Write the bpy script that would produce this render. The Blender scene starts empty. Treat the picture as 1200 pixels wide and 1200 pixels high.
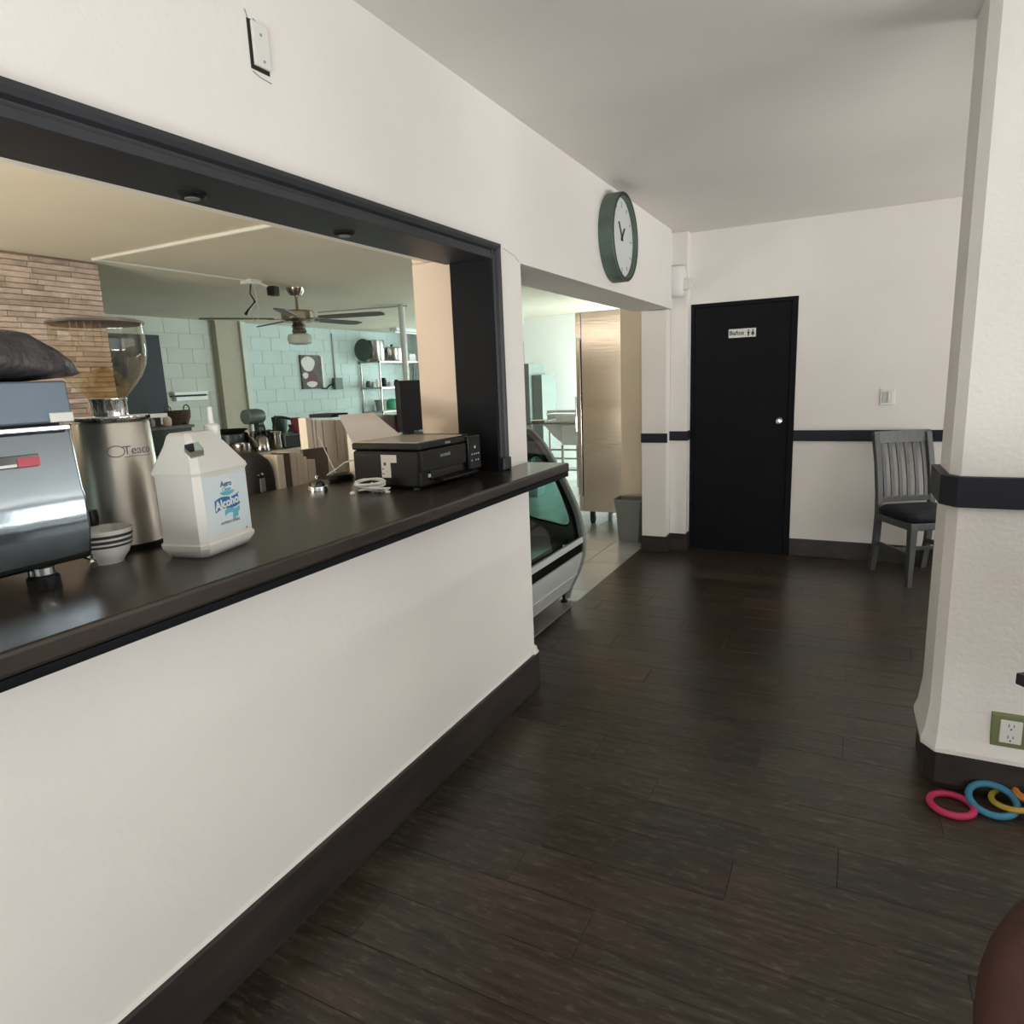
import bpy, bmesh, math, random
from mathutils import Vector, Matrix, Euler
random.seed(7)
R = math.radians
sc = bpy.context.scene
COL = sc.collection

# ------------------------------------------------------------ camera
YAW, PITCH, ROLL, FPX = 0.475522847, -0.194331435, -0.0414273875, 788.27
_f = Vector((-math.sin(YAW)*math.cos(PITCH), math.cos(YAW)*math.cos(PITCH), math.sin(PITCH)))
_r0 = Vector((math.cos(YAW), math.sin(YAW), 0)); _u0 = _r0.cross(_f)
_r = _r0*math.cos(ROLL) + _u0*math.sin(ROLL); _u = -_r0*math.sin(ROLL) + _u0*math.cos(ROLL)
CAM = Vector((0, 0, 1.5))
cd = bpy.data.cameras.new('camera'); cam = bpy.data.objects.new('camera', cd); COL.objects.link(cam)
cam.matrix_world = Matrix(((_r.x, _u.x, -_f.x, 0), (_r.y, _u.y, -_f.y, 0), (_r.z, _u.z, -_f.z, 1.5), (0, 0, 0, 1)))
cd.sensor_width = 36; cd.lens = 36*FPX/1200; cd.clip_start = 0.02
sc.camera = cam

def P(px, py, ax, val):
    """world point on the plane ax=val seen at photo pixel (px,py)"""
    d = _f + _r*((px-600)/FPX) - _u*((py-600)/FPX)
    i = 'xyz'.index(ax); t = (val-CAM[i])/d[i]
    return CAM + d*t

# ------------------------------------------------------------ world, light, exposure
w = bpy.data.worlds.new('World'); sc.world = w; w.use_nodes = True
w.node_tree.nodes['Background'].inputs[0].default_value = (0.75, 0.85, 1.0, 1)
w.node_tree.nodes['Background'].inputs[1].default_value = 0.6
sc.view_settings.view_transform = 'Standard'; sc.view_settings.look = 'None'
sc.view_settings.gamma = 1; sc.view_settings.exposure = 0.0
sc.view_settings.use_curve_mapping = False

def area(name, loc, to, sx, sy, power, color):
    l = bpy.data.lights.new(name, 'AREA'); l.shape = 'RECTANGLE'; l.size = sx; l.size_y = sy
    l.energy = power; l.color = color
    o = bpy.data.objects.new(name, l); COL.objects.link(o); o.location = loc
    o.rotation_euler = (Vector(to)-Vector(loc)).to_track_quat('-Z', 'Y').to_euler()
    return o
# daylight just outside the window openings built below; bounce lamps added to brighten ceilings
area('front_window_light', (0.55, -2.62, 1.2), (0.55, 0, 1.2), 1.85, 2.2, 16, (0.93, 0.96, 1.0))
area('front_ground_bounce', (0.55, -2.95, 0.15), (0.4, 1.2, 2.59), 2.6, 0.7, 280, (0.99, 0.96, 0.95))
area('side_window_light', (4.12, 1.6, 1.45), (0, 1.6, 1.3), 2.6, 1.5, 34, (1.0, 0.96, 0.97))
area('side_ground_bounce', (4.5, 1.6, 0.5), (0.5, 2.4, 2.59), 2.8, 0.7, 270, (1.0, 0.955, 0.93))
area('side_far_fill_light', (4.12, 4.3, 1.45), (0, 4.3, 1.6), 2.0, 1.5, 55, (1.0, 0.96, 0.97))  # second side window and its lamp, added to light the far end
area('side_far_ground_bounce', (4.5, 4.3, 0.5), (0.5, 4.3, 2.59), 2.2, 0.7, 210, (1.0, 0.955, 0.93))
area('kitchen_side_window_light', (-1.66, 9.8, 1.3), (-3.6, 10.4, 0.6), 1.15, 1.3, 175, (0.86, 1.0, 0.97))
area('kitchen_front_window_light', (-3.1, -1.62, 1.2), (-3.3, 4, 1.2), 2.3, 1.5, 60, (1.0, 0.90, 0.79))
area('kitchen_front_ground_bounce', (-3.1, -1.95, 0.25), (-4.2, 1.6, 2.5), 2.6, 0.6, 420, (1.0, 0.89, 0.76))
area('kitchen_fridge_band_lamp', (-4.7, -0.8, 2.36), (-3.4, 6.4, 1.9), 1.6, 0.10, 6, (1.0, 0.84, 0.64))  # unseen lamp, added and tilted to put a bright band on the fridge
area('kitchen_far_window_light', (-6.4, 12.12, 1.6), (-6.4, 5, 1.5), 1.8, 1.3, 85, (0.84, 1.0, 0.98))

# ------------------------------------------------------------ materials
MATS = {}
def mat(name, col, rough=0.6, metal=0.0, noise=0.0, nscale=8.0, bump=0.0, bscale=60.0, spec=0.5,
        trans=0.0, var=0.0, coat=0.0, stretch=None, col2=None, ior=1.45, bdist=0.01):
    if name in MATS: return MATS[name]
    m = bpy.data.materials.new(name); m.use_nodes = True; nt = m.node_tree; N = nt.nodes; L = nt.links
    b = N['Principled BSDF']
    b.inputs['Base Color'].default_value = (*col, 1); b.inputs['Roughness'].default_value = rough
    b.inputs['Metallic'].default_value = metal; b.inputs['Specular IOR Level'].default_value = spec
    b.inputs['Transmission Weight'].default_value = trans; b.inputs['Coat Weight'].default_value = coat
    b.inputs['IOR'].default_value = ior
    tc = N.new('ShaderNodeTexCoord'); mp = N.new('ShaderNodeMapping'); L.new(tc.outputs['Object'], mp.inputs[0])
    if stretch: mp.inputs['Scale'].default_value = stretch
    if var:
        oi0 = N.new('ShaderNodeObjectInfo'); ml = N.new('ShaderNodeMath'); ml.operation = 'MULTIPLY'; ml.inputs[1].default_value = 37.0
        L.new(oi0.outputs['Random'], ml.inputs[0]); L.new(ml.outputs[0], mp.inputs['Location'])
    if noise or col2:
        n = N.new('ShaderNodeTexNoise'); n.inputs['Scale'].default_value = nscale; n.inputs['Detail'].default_value = 5
        L.new(mp.outputs[0], n.inputs['Vector'])
        mx = N.new('ShaderNodeMix'); mx.data_type = 'RGBA'
        c2 = col2 if col2 else tuple(c*(1-noise) for c in col)
        mr = N.new('ShaderNodeMapRange'); mr.inputs[1].default_value = 0.3; mr.inputs[2].default_value = 0.7
        L.new(n.outputs['Fac'], mr.inputs[0]); L.new(mr.outputs[0], mx.inputs[0])
        mx.inputs[6].default_value = (*col, 1); mx.inputs[7].default_value = (*c2, 1)
        out = mx.outputs[2]
        if var:
            oi = N.new('ShaderNodeObjectInfo'); hv = N.new('ShaderNodeHueSaturation')
            m2 = N.new('ShaderNodeMapRange'); m2.inputs[3].default_value = 1-var; m2.inputs[4].default_value = 1+var
            L.new(oi.outputs['Random'], m2.inputs[0]); L.new(m2.outputs[0], hv.inputs['Value']); L.new(out, hv.inputs['Color'])
            out = hv.outputs[0]
        L.new(out, b.inputs['Base Color'])
    if bump:
        n2 = N.new('ShaderNodeTexNoise'); n2.inputs['Scale'].default_value = bscale; n2.inputs['Detail'].default_value = 4
        L.new(mp.outputs[0], n2.inputs['Vector'])
        bp = N.new('ShaderNodeBump'); bp.inputs['Strength'].default_value = bump; bp.inputs['Distance'].default_value = bdist
        L.new(n2.outputs['Fac'], bp.inputs['Height']); L.new(bp.outputs[0], b.inputs['Normal'])
    MATS[name] = m; return m

def glassy(name, tint=(1, 1, 1), refl=1.45, rough=0.02):
    m = bpy.data.materials.new(name); m.use_nodes = True; nt = m.node_tree; N = nt.nodes; L = nt.links
    N.remove(N['Principled BSDF'])
    t = N.new('ShaderNodeBsdfTransparent'); t.inputs[0].default_value = (*tint, 1)
    g = N.new('ShaderNodeBsdfGlossy'); g.inputs['Roughness'].default_value = rough
    fr = N.new('ShaderNodeLayerWeight'); fr.inputs[0].default_value = 0.5
    pw = N.new('ShaderNodeMath'); pw.operation = 'POWER'; pw.inputs[1].default_value = 4.0; L.new(fr.outputs['Facing'], pw.inputs[0])
    ma = N.new('ShaderNodeMath'); ma.operation = 'MULTIPLY_ADD'; ma.inputs[1].default_value = 0.6; ma.inputs[2].default_value = (refl-1)**2/(refl+1)**2; L.new(pw.outputs[0], ma.inputs[0])
    mx = N.new('ShaderNodeMixShader'); L.new(ma.outputs[0], mx.inputs[0]); L.new(t.outputs[0], mx.inputs[1]); L.new(g.outputs[0], mx.inputs[2])
    L.new(mx.outputs[0], N['Material Output'].inputs[0]); MATS[name] = m; return m

PLASTER = mat('white_plaster', (0.82, 0.785, 0.755), 0.75, noise=0.05, nscale=2, bump=0.25, bscale=45, bdist=0.004)
PLASTER_R = mat('rough_white_plaster', (0.82, 0.785, 0.76), 0.8, noise=0.05, nscale=3, bump=0.35, bscale=55, bdist=0.006)
CEIL = mat('grey_white_ceiling_paint', (0.80, 0.76, 0.73), 0.8, noise=0.06, nscale=1.5, bump=0.2, bscale=30, bdist=0.004)
KCEIL = mat('cream_kitchen_ceiling_paint', (0.76, 0.69, 0.57), 0.8, noise=0.05, nscale=1.5)
CREAM = mat('cream_paint', (0.78, 0.67, 0.54), 0.75, noise=0.06, nscale=4, bump=0.2, bscale=50, bdist=0.004)
BLUEP = mat('pale_aqua_block_paint', (0.56, 0.66, 0.66), 0.55, noise=0.05, nscale=3, var=0.02, bump=0.2, bscale=60, bdist=0.003)
WBLOCK = mat('pale_green_white_block_paint', (0.66, 0.69, 0.63), 0.6, noise=0.06, nscale=3, var=0.03, bump=0.25, bscale=50, bdist=0.004)
GREENW = mat('white_kitchen_paint', (0.90, 0.91, 0.89), 0.7, noise=0.03, nscale=2)
BLK = mat('black_satin_paint', (0.006, 0.007, 0.010), 0.55, noise=0.3, nscale=5, bump=0.1, bscale=30, bdist=0.002, spec=0.14)
BAND = mat('blue_black_band_paint', (0.016, 0.018, 0.026), 0.5, spec=0.3, noise=0.2, nscale=9, bump=0.2, bscale=50, bdist=0.002)
FRAME = mat('charcoal_moulding_paint', (0.025, 0.027, 0.033), 0.42, noise=0.2, nscale=12, bump=0.2, bscale=90, bdist=0.002)
BASE = mat('dark_brown_skirting_tile', (0.045, 0.036, 0.032), 0.4, col2=(0.02, 0.016, 0.015), nscale=6, stretch=(1, .4, 2), bump=0.2, bscale=40, bdist=0.002)
CTOP = mat('dark_varnished_wood', (0.040, 0.031, 0.024), 0.25, col2=(0.016, 0.013, 0.011), nscale=7, stretch=(3, .35, 1), bump=0.12, bscale=25, bdist=0.002)
PLANK = mat('dark_grey_brown_wood_plank', (0.060, 0.047, 0.037), 0.29, col2=(0.018, 0.015, 0.012), nscale=5, stretch=(.8, 9, 1), var=0.25, bump=0.2, bscale=40, bdist=0.002)
def plank_detail():
    nt = PLANK.node_tree; N = nt.nodes; L = nt.links; b = N['Principled BSDF']
    src = b.inputs['Base Color'].links[0].from_socket
    g = N.new('ShaderNodeNewGeometry')
    n1 = N.new('ShaderNodeTexNoise'); n1.inputs['Scale'].default_value = 2.2; n1.inputs['Detail'].default_value = 3; L.new(g.outputs['Position'], n1.inputs['Vector'])
    m1 = N.new('ShaderNodeMix'); m1.data_type = 'RGBA'; m1.blend_type = 'MULTIPLY'; m1.inputs[0].default_value = 1
    cr = N.new('ShaderNodeValToRGB'); cr.color_ramp.elements[0].position = .35; cr.color_ramp.elements[0].color = (.80, .90, .80, 1); cr.color_ramp.elements[1].position = .65; cr.color_ramp.elements[1].color = (1.05, .86, .74, 1)
    L.new(n1.outputs['Fac'], cr.inputs[0]); L.new(src, m1.inputs[6]); L.new(cr.outputs[0], m1.inputs[7])
    mp = N.new('ShaderNodeMapping'); mp.inputs['Scale'].default_value = (14, 60, 1); mp.inputs['Rotation'].default_value = (0, 0, .15); L.new(g.outputs['Position'], mp.inputs[0])
    n2 = N.new('ShaderNodeTexNoise'); n2.inputs['Scale'].default_value = 1.0; n2.inputs['Detail'].default_value = 6; n2.inputs['Roughness'].default_value = .7; L.new(mp.outputs[0], n2.inputs['Vector'])
    r2 = N.new('ShaderNodeMapRange'); r2.inputs[1].default_value = .53; r2.inputs[2].default_value = .72; r2.inputs[4].default_value = .6; L.new(n2.outputs['Fac'], r2.inputs[0])
    m2 = N.new('ShaderNodeMix'); m2.data_type = 'RGBA'; m2.inputs[7].default_value = (.16, .135, .10, 1); L.new(r2.outputs[0], m2.inputs[0]); L.new(m1.outputs[2], m2.inputs[6]); L.new(m2.outputs[2], b.inputs['Base Color'])
plank_detail()
GROUT = mat('dark_joint', (0.012, 0.011, 0.010), 0.8, noise=0.1)
TILE = mat('pale_grey_floor_tile', (0.48, 0.50, 0.48), 0.22, noise=0.1, nscale=5, var=0.04)
TGROUT = mat('grey_tile_grout', (0.2, 0.19, 0.18), 0.8, noise=0.2)
STONE = mat('brown_split_stone', (0.66, 0.53, 0.46), 0.40, col2=(0.42, 0.32, 0.27), nscale=9, var=0.2, bump=0.8, bscale=25, bdist=0.01)
FSTEEL = mat('fridge_stainless', (0.50, 0.475, 0.455), 0.15, 1.0, noise=0.08, nscale=5, stretch=(1, 1, 12), bump=0.03, bscale=5, bdist=0.01)
CHROME = mat('polished_chrome', (0.78, 0.80, 0.82), 0.07, 1.0, noise=0.04, nscale=3)
CHROMEB = mat('blue_tinted_chrome_panel', (0.34, 0.40, 0.45), 0.12, 1.0, noise=0.08, nscale=4, bump=0.06, bscale=6, bdist=0.02)
STEEL = mat('brushed_steel', (0.42, 0.39, 0.36), 0.24, 1.0, noise=0.08, nscale=5, stretch=(1, 1, 12), bump=0.05, bscale=80, bdist=0.001)
STEELG = mat('grinder_satin_steel', (0.62, 0.59, 0.53), 0.33, 1.0, noise=0.06, nscale=20)
STEELB = mat('bluish_grey_metal', (0.13, 0.17, 0.21), 0.38, 0.4, noise=0.06, nscale=8)
BLKP = mat('black_plastic', (0.010, 0.010, 0.011), 0.4, spec=0.25, noise=0.15, nscale=10)
BLKG = mat('gloss_black_plastic', (0.008, 0.008, 0.009), 0.15, spec=0.35, noise=0.1, nscale=10)
GREYP = mat('grey_plastic', (0.24, 0.25, 0.24), 0.5, noise=0.06)
LGREYP = mat('light_grey_plastic', (0.5, 0.52, 0.52), 0.4, noise=0.05)
WHITEP = mat('white_plastic', (0.75, 0.75, 0.72), 0.4, noise=0.03)
IVORY = mat('milky_plastic', (0.80, 0.79, 0.74), 0.42, noise=0.04, nscale=5, trans=0.15)
BAG = mat('dark_plastic_bag', (0.07, 0.062, 0.068), 0.42, noise=0.3, nscale=14, bump=0.8, bscale=14, bdist=0.03)
PAPER = mat('white_paper', (0.78, 0.73, 0.71), 0.8, noise=0.04)
KRAFT = mat('cream_card', (0.88, 0.78, 0.66), 0.8, noise=0.12, nscale=14, stretch=(1, 1, .3), var=0.1)
BROWNC = mat('brown_card', (0.13, 0.10, 0.08), 0.8, noise=0.2)
GLASS = glassy('clear_glass', (0.93, 0.95, 0.93))
SGLASS = glassy('showcase_glass', (0.72, 0.80, 0.78), 1.5)
HGLASS = glassy('hopper_plastic', (0.94, 0.90, 0.82), 1.5, 0.03)
NICKEL = mat('antique_nickel', (0.42, 0.36, 0.30), 0.25, 1.0, noise=0.15)
FROST = mat('frosted_glass', (0.55, 0.6, 0.56), 0.5, noise=0.03, trans=0.2)
GREEN = mat('olive_green_plastic', (0.18, 0.215, 0.09), 0.45, noise=0.1)
CLOCKG = mat('clock_green_grey', (0.11, 0.16, 0.13), 0.45, noise=0.25, nscale=12)
CLOCKF = mat('clock_white_face', (0.62, 0.66, 0.64), 0.6, noise=0.04)
PINK = mat('magenta_rubber', (0.55, 0.03, 0.11), 0.5, noise=0.1)
BLUE = mat('blue_rubber', (0.05, 0.22, 0.36), 0.5, noise=0.15)
YEL = mat('mustard_rubber', (0.50, 0.36, 0.05), 0.5, noise=0.15)
ORA = mat('orange_rubber', (0.75, 0.27, 0.06), 0.5, noise=0.1)
CHAIRG = mat('grey_painted_wood', (0.088, 0.092, 0.094), 0.42, noise=0.25, nscale=10, stretch=(4, 4, 1))
CUSH = mat('black_cushion_fabric', (0.010, 0.012, 0.018), 0.8, noise=0.2, bump=0.3, bscale=120, bdist=0.002)
REDL = mat('red_brown_upholstery', (0.055, 0.016, 0.010), 0.7, noise=0.35, nscale=9, bump=0.2, bscale=50)
GREENP = mat('green_plastic', (0.06, 0.32, 0.18), 0.4, noise=0.1)
DGREEN = mat('dark_green_grey_enamel', (0.06, 0.085, 0.08), 0.35, noise=0.2)
MAROON = mat('maroon_card', (0.16, 0.03, 0.05), 0.6, noise=0.1)
AMBER = mat('amber_plastic', (0.40, 0.27, 0.13), 0.25, noise=0.1, trans=0.3)
LBLUE = mat('label_pale_blue', (0.62, 0.70, 0.74), 0.4, noise=0.02)
DBLUE = mat('label_deep_blue', (0.03, 0.16, 0.38), 0.35, noise=0.1)
TEAL = mat('label_teal', (0.12, 0.45, 0.55), 0.35, noise=0.1)
INK = mat('dark_ink', (0.03, 0.03, 0.04), 0.5, noise=0.1)
GINK = mat('grey_ink', (0.28, 0.30, 0.32), 0.5, noise=0.1)
DARKR = mat('red_badge', (0.45, 0.02, 0.05), 0.3, noise=0.05)
WHITEG = mat('white_glaze', (0.70, 0.69, 0.64), 0.2, noise=0.03)
SOFF = mat('lit_black_satin_paint', (0.034, 0.037, 0.044), 0.5, noise=0.25, nscale=6, spec=0.4)  # black lining with the light on the soffit put into its colour
BWHITE = mat('bright_white_enamel', (0.93, 0.95, 0.93), 0.3, noise=0.02)
WHITEE = mat('white_enamel_metal', (0.62, 0.64, 0.63), 0.3, noise=0.05)

# ------------------------------------------------------------ mesh helpers
def worldloc(o):
    v = Vector((0, 0, 0))
    while o is not None: v = v + o.location; o = o.parent
    return v
class M:
    def __init__(s): s.v = []; s.f = []
    def add(s, vs, fs):
        k = len(s.v); s.v += [tuple(v) for v in vs]; s.f += [tuple(i+k for i in f) for f in fs]; return s
    def box(s, x0, x1, y0, y1, z0, z1, rot=0, c=None, mtx=None):
        vs = [Vector((x, y, z)) for z in (z0, z1) for y in (y0, y1) for x in (x0, x1)]
        if rot:
            c = Vector(c) if c else Vector(((x0+x1)/2, (y0+y1)/2, 0)); m = Matrix.Rotation(rot, 3, 'Z'); vs = [m@(v-c)+c for v in vs]
        if mtx: vs = [mtx@v for v in vs]
        return s.add(vs, [(0, 2, 3, 1), (4, 5, 7, 6), (0, 1, 5, 4), (2, 6, 7, 3), (0, 4, 6, 2), (1, 3, 7, 5)])
    def prism(s, pts, ax, a, b, mtx=None):
        """pts: 2-D polygon in the two other axes (in xyz order)"""
        n = len(pts); vs = []
        for t in (a, b):
            for p, q in pts:
                vs.append(Vector({'x': (t, p, q), 'y': (p, t, q), 'z': (p, q, t)}[ax]))
        if mtx: vs = [mtx@v for v in vs]
        fs = [tuple(range(n))[::-1], tuple(range(n, 2*n))]
        fs += [(i, (i+1) % n, n+(i+1) % n, n+i) for i in range(n)]
        return s.add(vs, fs)
    def loft(s, rings, cap=True, closed=False):
        n = len(rings[0]); vs = [v for r_ in rings for v in r_]; fs = []
        m = len(rings)
        for j in range(m if closed else m-1):
            for i in range(n):
                a = j*n+i; b = j*n+(i+1) % n; c = ((j+1) % m)*n
                fs.append((a, b, c+(i+1) % n, c+i))
        if cap and not closed: fs += [tuple(range(n))[::-1], tuple(range((m-1)*n, m*n))]
        return s.add(vs, fs)
    def lathe(s, prof, c, n=32, axis='z', cap=True):
        """prof: (r, h) list"""
        rings = []
        for r_, h in prof:
            ring = []
            for i in range(n):
                a = 2*math.pi*i/n; x, y = r_*math.cos(a), r_*math.sin(a)
                ring.append(Vector(c)+Vector({'z': (x, y, h), 'x': (h, x, y), 'y': (y, h, x)}[axis]))
            rings.append(ring)
        return s.loft(rings, cap)
    def tube(s, pts, r_, n=8, closed=False):
        pts = [Vector(p) for p in pts]; rings = []; m = len(pts); ref = Vector((0, 0, 1))
        for i, p in enumerate(pts):
            a = pts[i-1] if (i > 0 or closed) else p; b = pts[(i+1) % m] if (i < m-1 or closed) else p
            t = (b-a).normalized(); rr = r_[i] if isinstance(r_, (list, tuple)) else r_
            q = ref if abs(t.dot(ref)) < 0.95 else Vector((1, 0, 0))
            e1 = t.cross(q).normalized(); e2 = t.cross(e1)
            rings.append([p+e1*rr*math.cos(2*math.pi*k/n)+e2*rr*math.sin(2*math.pi*k/n) for k in range(n)])
        return s.loft(rings, True, closed)
    def ring(s, c, R_, r_, nrm=(0, 0, 1), n=40, k=10):
        q = Vector(nrm).normalized().to_track_quat('Z', 'Y'); c = Vector(c); rings = []
        for i in range(n):
            a = 2*math.pi*i/n; d = Vector((math.cos(a), math.sin(a), 0)); rings.append(
                [c+q@(d*(R_+r_*math.cos(2*math.pi*j/k))+Vector((0, 0, r_*math.sin(2*math.pi*j/k)))) for j in range(k)])
        return s.loft(rings, False, True)
    def xf(s, mtx):
        s.v = [tuple(mtx@Vector(v)) for v in s.v]; return s
    def mesh(s, name, material, off=Vector((0, 0, 0)), smooth=False, angle=40):
        me = bpy.data.meshes.new(name); me.from_pydata([tuple(Vector(v)-off) for v in s.v], [], s.f)
        bm = bmesh.new(); bm.from_mesh(me); bmesh.ops.recalc_face_normals(bm, faces=bm.faces); bm.to_mesh(me); bm.free()
        if material: me.materials.append(material)
        if smooth:
            for p in me.polygons: p.use_smooth = True
            me.set_sharp_from_angle(angle=R(angle))
        return me
    def build(s, name, material, parent=None, bevel=0, smooth=False, local=False, seg=2, subsurf=0, angle=40, solid=0):
        off = worldloc(parent) if (parent is not None and not local) else Vector((0, 0, 0))
        o = bpy.data.objects.new(name, s.mesh(name, material, off, smooth or subsurf > 0, angle)); COL.objects.link(o)
        if parent is not None: o.parent = parent
        if solid:
            b = o.modifiers.new('solid', 'SOLIDIFY'); b.thickness = solid
        if bevel:
            b = o.modifiers.new('bevel', 'BEVEL'); b.width = bevel; b.segments = seg; b.limit_method = 'ANGLE'; b.angle_limit = R(35)
        if subsurf:
            b = o.modifiers.new('sub', 'SUBSURF'); b.levels = subsurf; b.render_levels = subsurf
        return o
def tag(o, label=None, cat=None, group=None, kind=None):
    if label: o['label'] = label
    if cat: o['category'] = cat
    if group: o['group'] = group
    if kind: o['kind'] = kind
    return o
def thing(name, loc, label, cat, group=None, rz=0):
    o = bpy.data.objects.new(name, None); COL.objects.link(o); o.location = loc; o.rotation_euler = (0, 0, rz)
    o.empty_display_size = 0.05
    return tag(o, label, cat, group)
def struct(name, m, material, parent=None, **k):
    o = m.build(name, material, parent, **k)
    if parent is None: o['kind'] = 'structure'
    return o
def text(name, s, size, material, parent, mtx, ext=0.0004, align='CENTER', bold=0.0):
    cu = bpy.data.curves.new(name, 'FONT'); cu.body = s; cu.size = size; cu.extrude = ext; cu.align_x = align; cu.align_y = 'CENTER'; cu.offset = bold
    cu.resolution_u = 3
    t = bpy.data.objects.new(name+'_curve', cu); COL.objects.link(t)
    dg = bpy.context.evaluated_depsgraph_get(); me = bpy.data.meshes.new_from_object(t.evaluated_get(dg))
    bpy.data.objects.remove(t); me.materials.clear(); me.materials.append(material)
    me.transform(Matrix.Translation(-worldloc(parent))@mtx); me.name = name
    o = bpy.data.objects.new(name, me); COL.objects.link(o); o.parent = parent
    return o
def plane_mtx(origin, xdir, updir):
    x = Vector(xdir).normalized(); u = Vector(updir).normalized(); z = x.cross(u).normalized(); u = z.cross(x)
    return Matrix(((x.x, u.x, z.x, origin[0]), (x.y, u.y, z.y, origin[1]), (x.z, u.z, z.z, origin[2]), (0, 0, 0, 1)))
def link_copy(src, parent, loc, name=None):
    c = src.copy(); COL.objects.link(c); c.parent = parent; c.location = loc; return c
def copy_tree(o, parent=None):
    kids = [c for c in bpy.data.objects if c.parent == o]
    c = o.copy(); COL.objects.link(c)
    if parent: c.parent = parent
    for k in kids: copy_tree(k, c)
    return c

XW = -1.355; XB = -1.60; YF = 5.76; ZC = 2.59; KZ = 2.5; ZT = 1.12; XK = -8.3

# ============================================================ SETTING
fl = struct('floor', M().box(-1.63, 4.0, -2.5, YF, -0.12, -0.006), GROUT)
# planks run across the corridor
L_, W_ = 1.2, 0.185
def slab(lx, ly, h, ch):
    m = M(); a, b = lx/2, ly/2
    m.loft([[Vector((x, y, -h)) for x, y in ((-a, -b), (a, -b), (a, b), (-a, b))],
            [Vector((x, y, -ch)) for x, y in ((-a, -b), (a, -b), (a, b), (-a, b))],
            [Vector((x, y, 0)) for x, y in ((-a+ch, -b+ch), (a-ch, -b+ch), (a-ch, b-ch), (-a+ch, b-ch))]])
    return m
pl_cache = {}
row = 0; y = -2.5
while y < YF-0.01:
    y1 = min(y+W_, YF); off = (0.02, -0.596, 0.32, -0.27)[row % 4]
    xs = sorted([off+L_*k for k in range(-3, 5)]); xs = [-1.63]+[x for x in xs if -1.5 < x < 3.9]+[4.0]
    if y1 < 0.2: xs = [-1.63, 1.2, 4.0]
    for a, b in zip(xs, xs[1:]):
        key = (round(b-a, 3), round(y1-y, 3))
        if key not in pl_cache: pl_cache[key] = slab(b-a-0.0015, y1-y-0.0015, 0.005, 0.0008).mesh('plank', PLANK)
        o = bpy.data.objects.new('plank', pl_cache[key]); COL.objects.link(o); o.parent = fl; o.location = ((a+b)/2, (y+y1)/2, 0)
    y = y1; row += 1

kf = struct('floor_kitchen', M().box(XK-0.2, -1.63, -1.5, 12.0, -0.12, -0.004), TGROUT)
tw = 0.36
tmesh = slab(tw-0.005, tw-0.005, 0.003, 0.001).mesh('tile', TILE); tmeshn = slab(0.285, tw-0.005, 0.003, 0.001).mesh('tile', TILE)
big = M().box(XK, -4.451, -1.5, 12, -0.003, 0); struct('tiled_area', big, TILE, kf)
M().box(-4.45, -1.635, -1.5, 2.525, -0.003, 0).build('tiled_area', TILE, kf)
for j in range(22):
    yy = 2.53+tw*j+tw/2
    o = bpy.data.objects.new('tile', tmeshn); COL.objects.link(o); o.parent = kf; o.location = (-1.63-0.145, yy, 0)
    for i in range(7):
        o = bpy.data.objects.new('tile', tmesh); COL.objects.link(o); o.parent = kf; o.location = (-1.92-tw*i-tw/2, yy, 0)
# grey-brown strip on the tiles under the display case
M().box(-2.4, -1.632, 2.82, 4.07, 0.0005, 0.005).build('floor_strip', mat('grey_brown_floor_strip', (0.22, 0.19, 0.17), 0.5, noise=0.2), kf)

struct('ceiling', M().box(XW-0.25, 4.2, -2.7, YF+0.2, ZC, ZC+0.15), CEIL)
struct('ceiling_kitchen', M().box(XK-0.2, XB-0.001, -1.7, 12.2, KZ, KZ+0.1), KCEIL)

OY0, OY1 = -0.6, 2.51          # serving hatch opening along y
m = M()
m.box(XB, XW, -2.5, 2.81, 0.0, ZT-0.045)
wl = struct('wall_left', m, PLASTER)
m = M(); m.box(-1.53, XW, 2.51, 2.81, ZT, 2.0); struct('wall_post', m, PLASTER)
m = M(); m.box(XB, XW, -2.5, OY0-0.41, ZT-0.05, 2.0); struct('wall_left_end', m, PLASTER)
m = M()
m.box(XB, XW, -2.5, 5.545, 2.0, ZC)
m.box(XB-0.06, XB, -2.5, 5.545, 2.0, KZ)
wu = struct('wall_upper', m, PLASTER)
# plaster lip flaring over the skirting
m = M(); m.prism([(XW-0.01, 0.172), (XW+0.008, 0.179), (XW+0.005, 0.183), (XW-.001, .188)], 'y', -2.5, 2.78); m.prism([(XW-0.01, 0.172), (XW+0.019, 0.179), (XW+0.012, 0.185), (XW+.003, 0.20), (XW-.001, .215)], 'y', 2.78, 2.823)
m.prism([(2.80, 0.172), (2.833, 0.179), (2.824, 0.187), (2.812, 0.20), (2.809, .215)], 'x', XB, XW+0.015)
struct('plaster_lip', m, PLASTER, wl)
struct('baseboard_left', M().box(XW-0.02, XW+0.018, -2.5, 2.828, 0, 0.178).box(XB, XW, 2.80, 2.828, 0, 0.178), BASE, bevel=0.004)
# lower outlet side of the hatch end wall: two-tone crack
m = M().tube([P(590, 291, 'x', XW+0.0005), P(597, 296, 'x', XW+0.0005), P(603, 300, 'x', XW+0.0005), P(608, 307, 'x', XW+0.0005)], 0.0012, 5)
m.build('wall_crack', GINK, wu)

# black lining boards of the hatch
m = M(); m.box(-1.555, -1.335, OY0, 2.51, 1.978, 2.0)
lining = struct('trim_1', m, SOFF, bevel=0.002)
m = M(); m.box(-1.525, -1.335, 2.49, 2.512, ZT, 1.978); m.box(-1.555, -1.335, OY0, OY0+0.02, ZT, 1.978)
m.build('side_board', BLK, lining, bevel=0.002)
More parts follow.
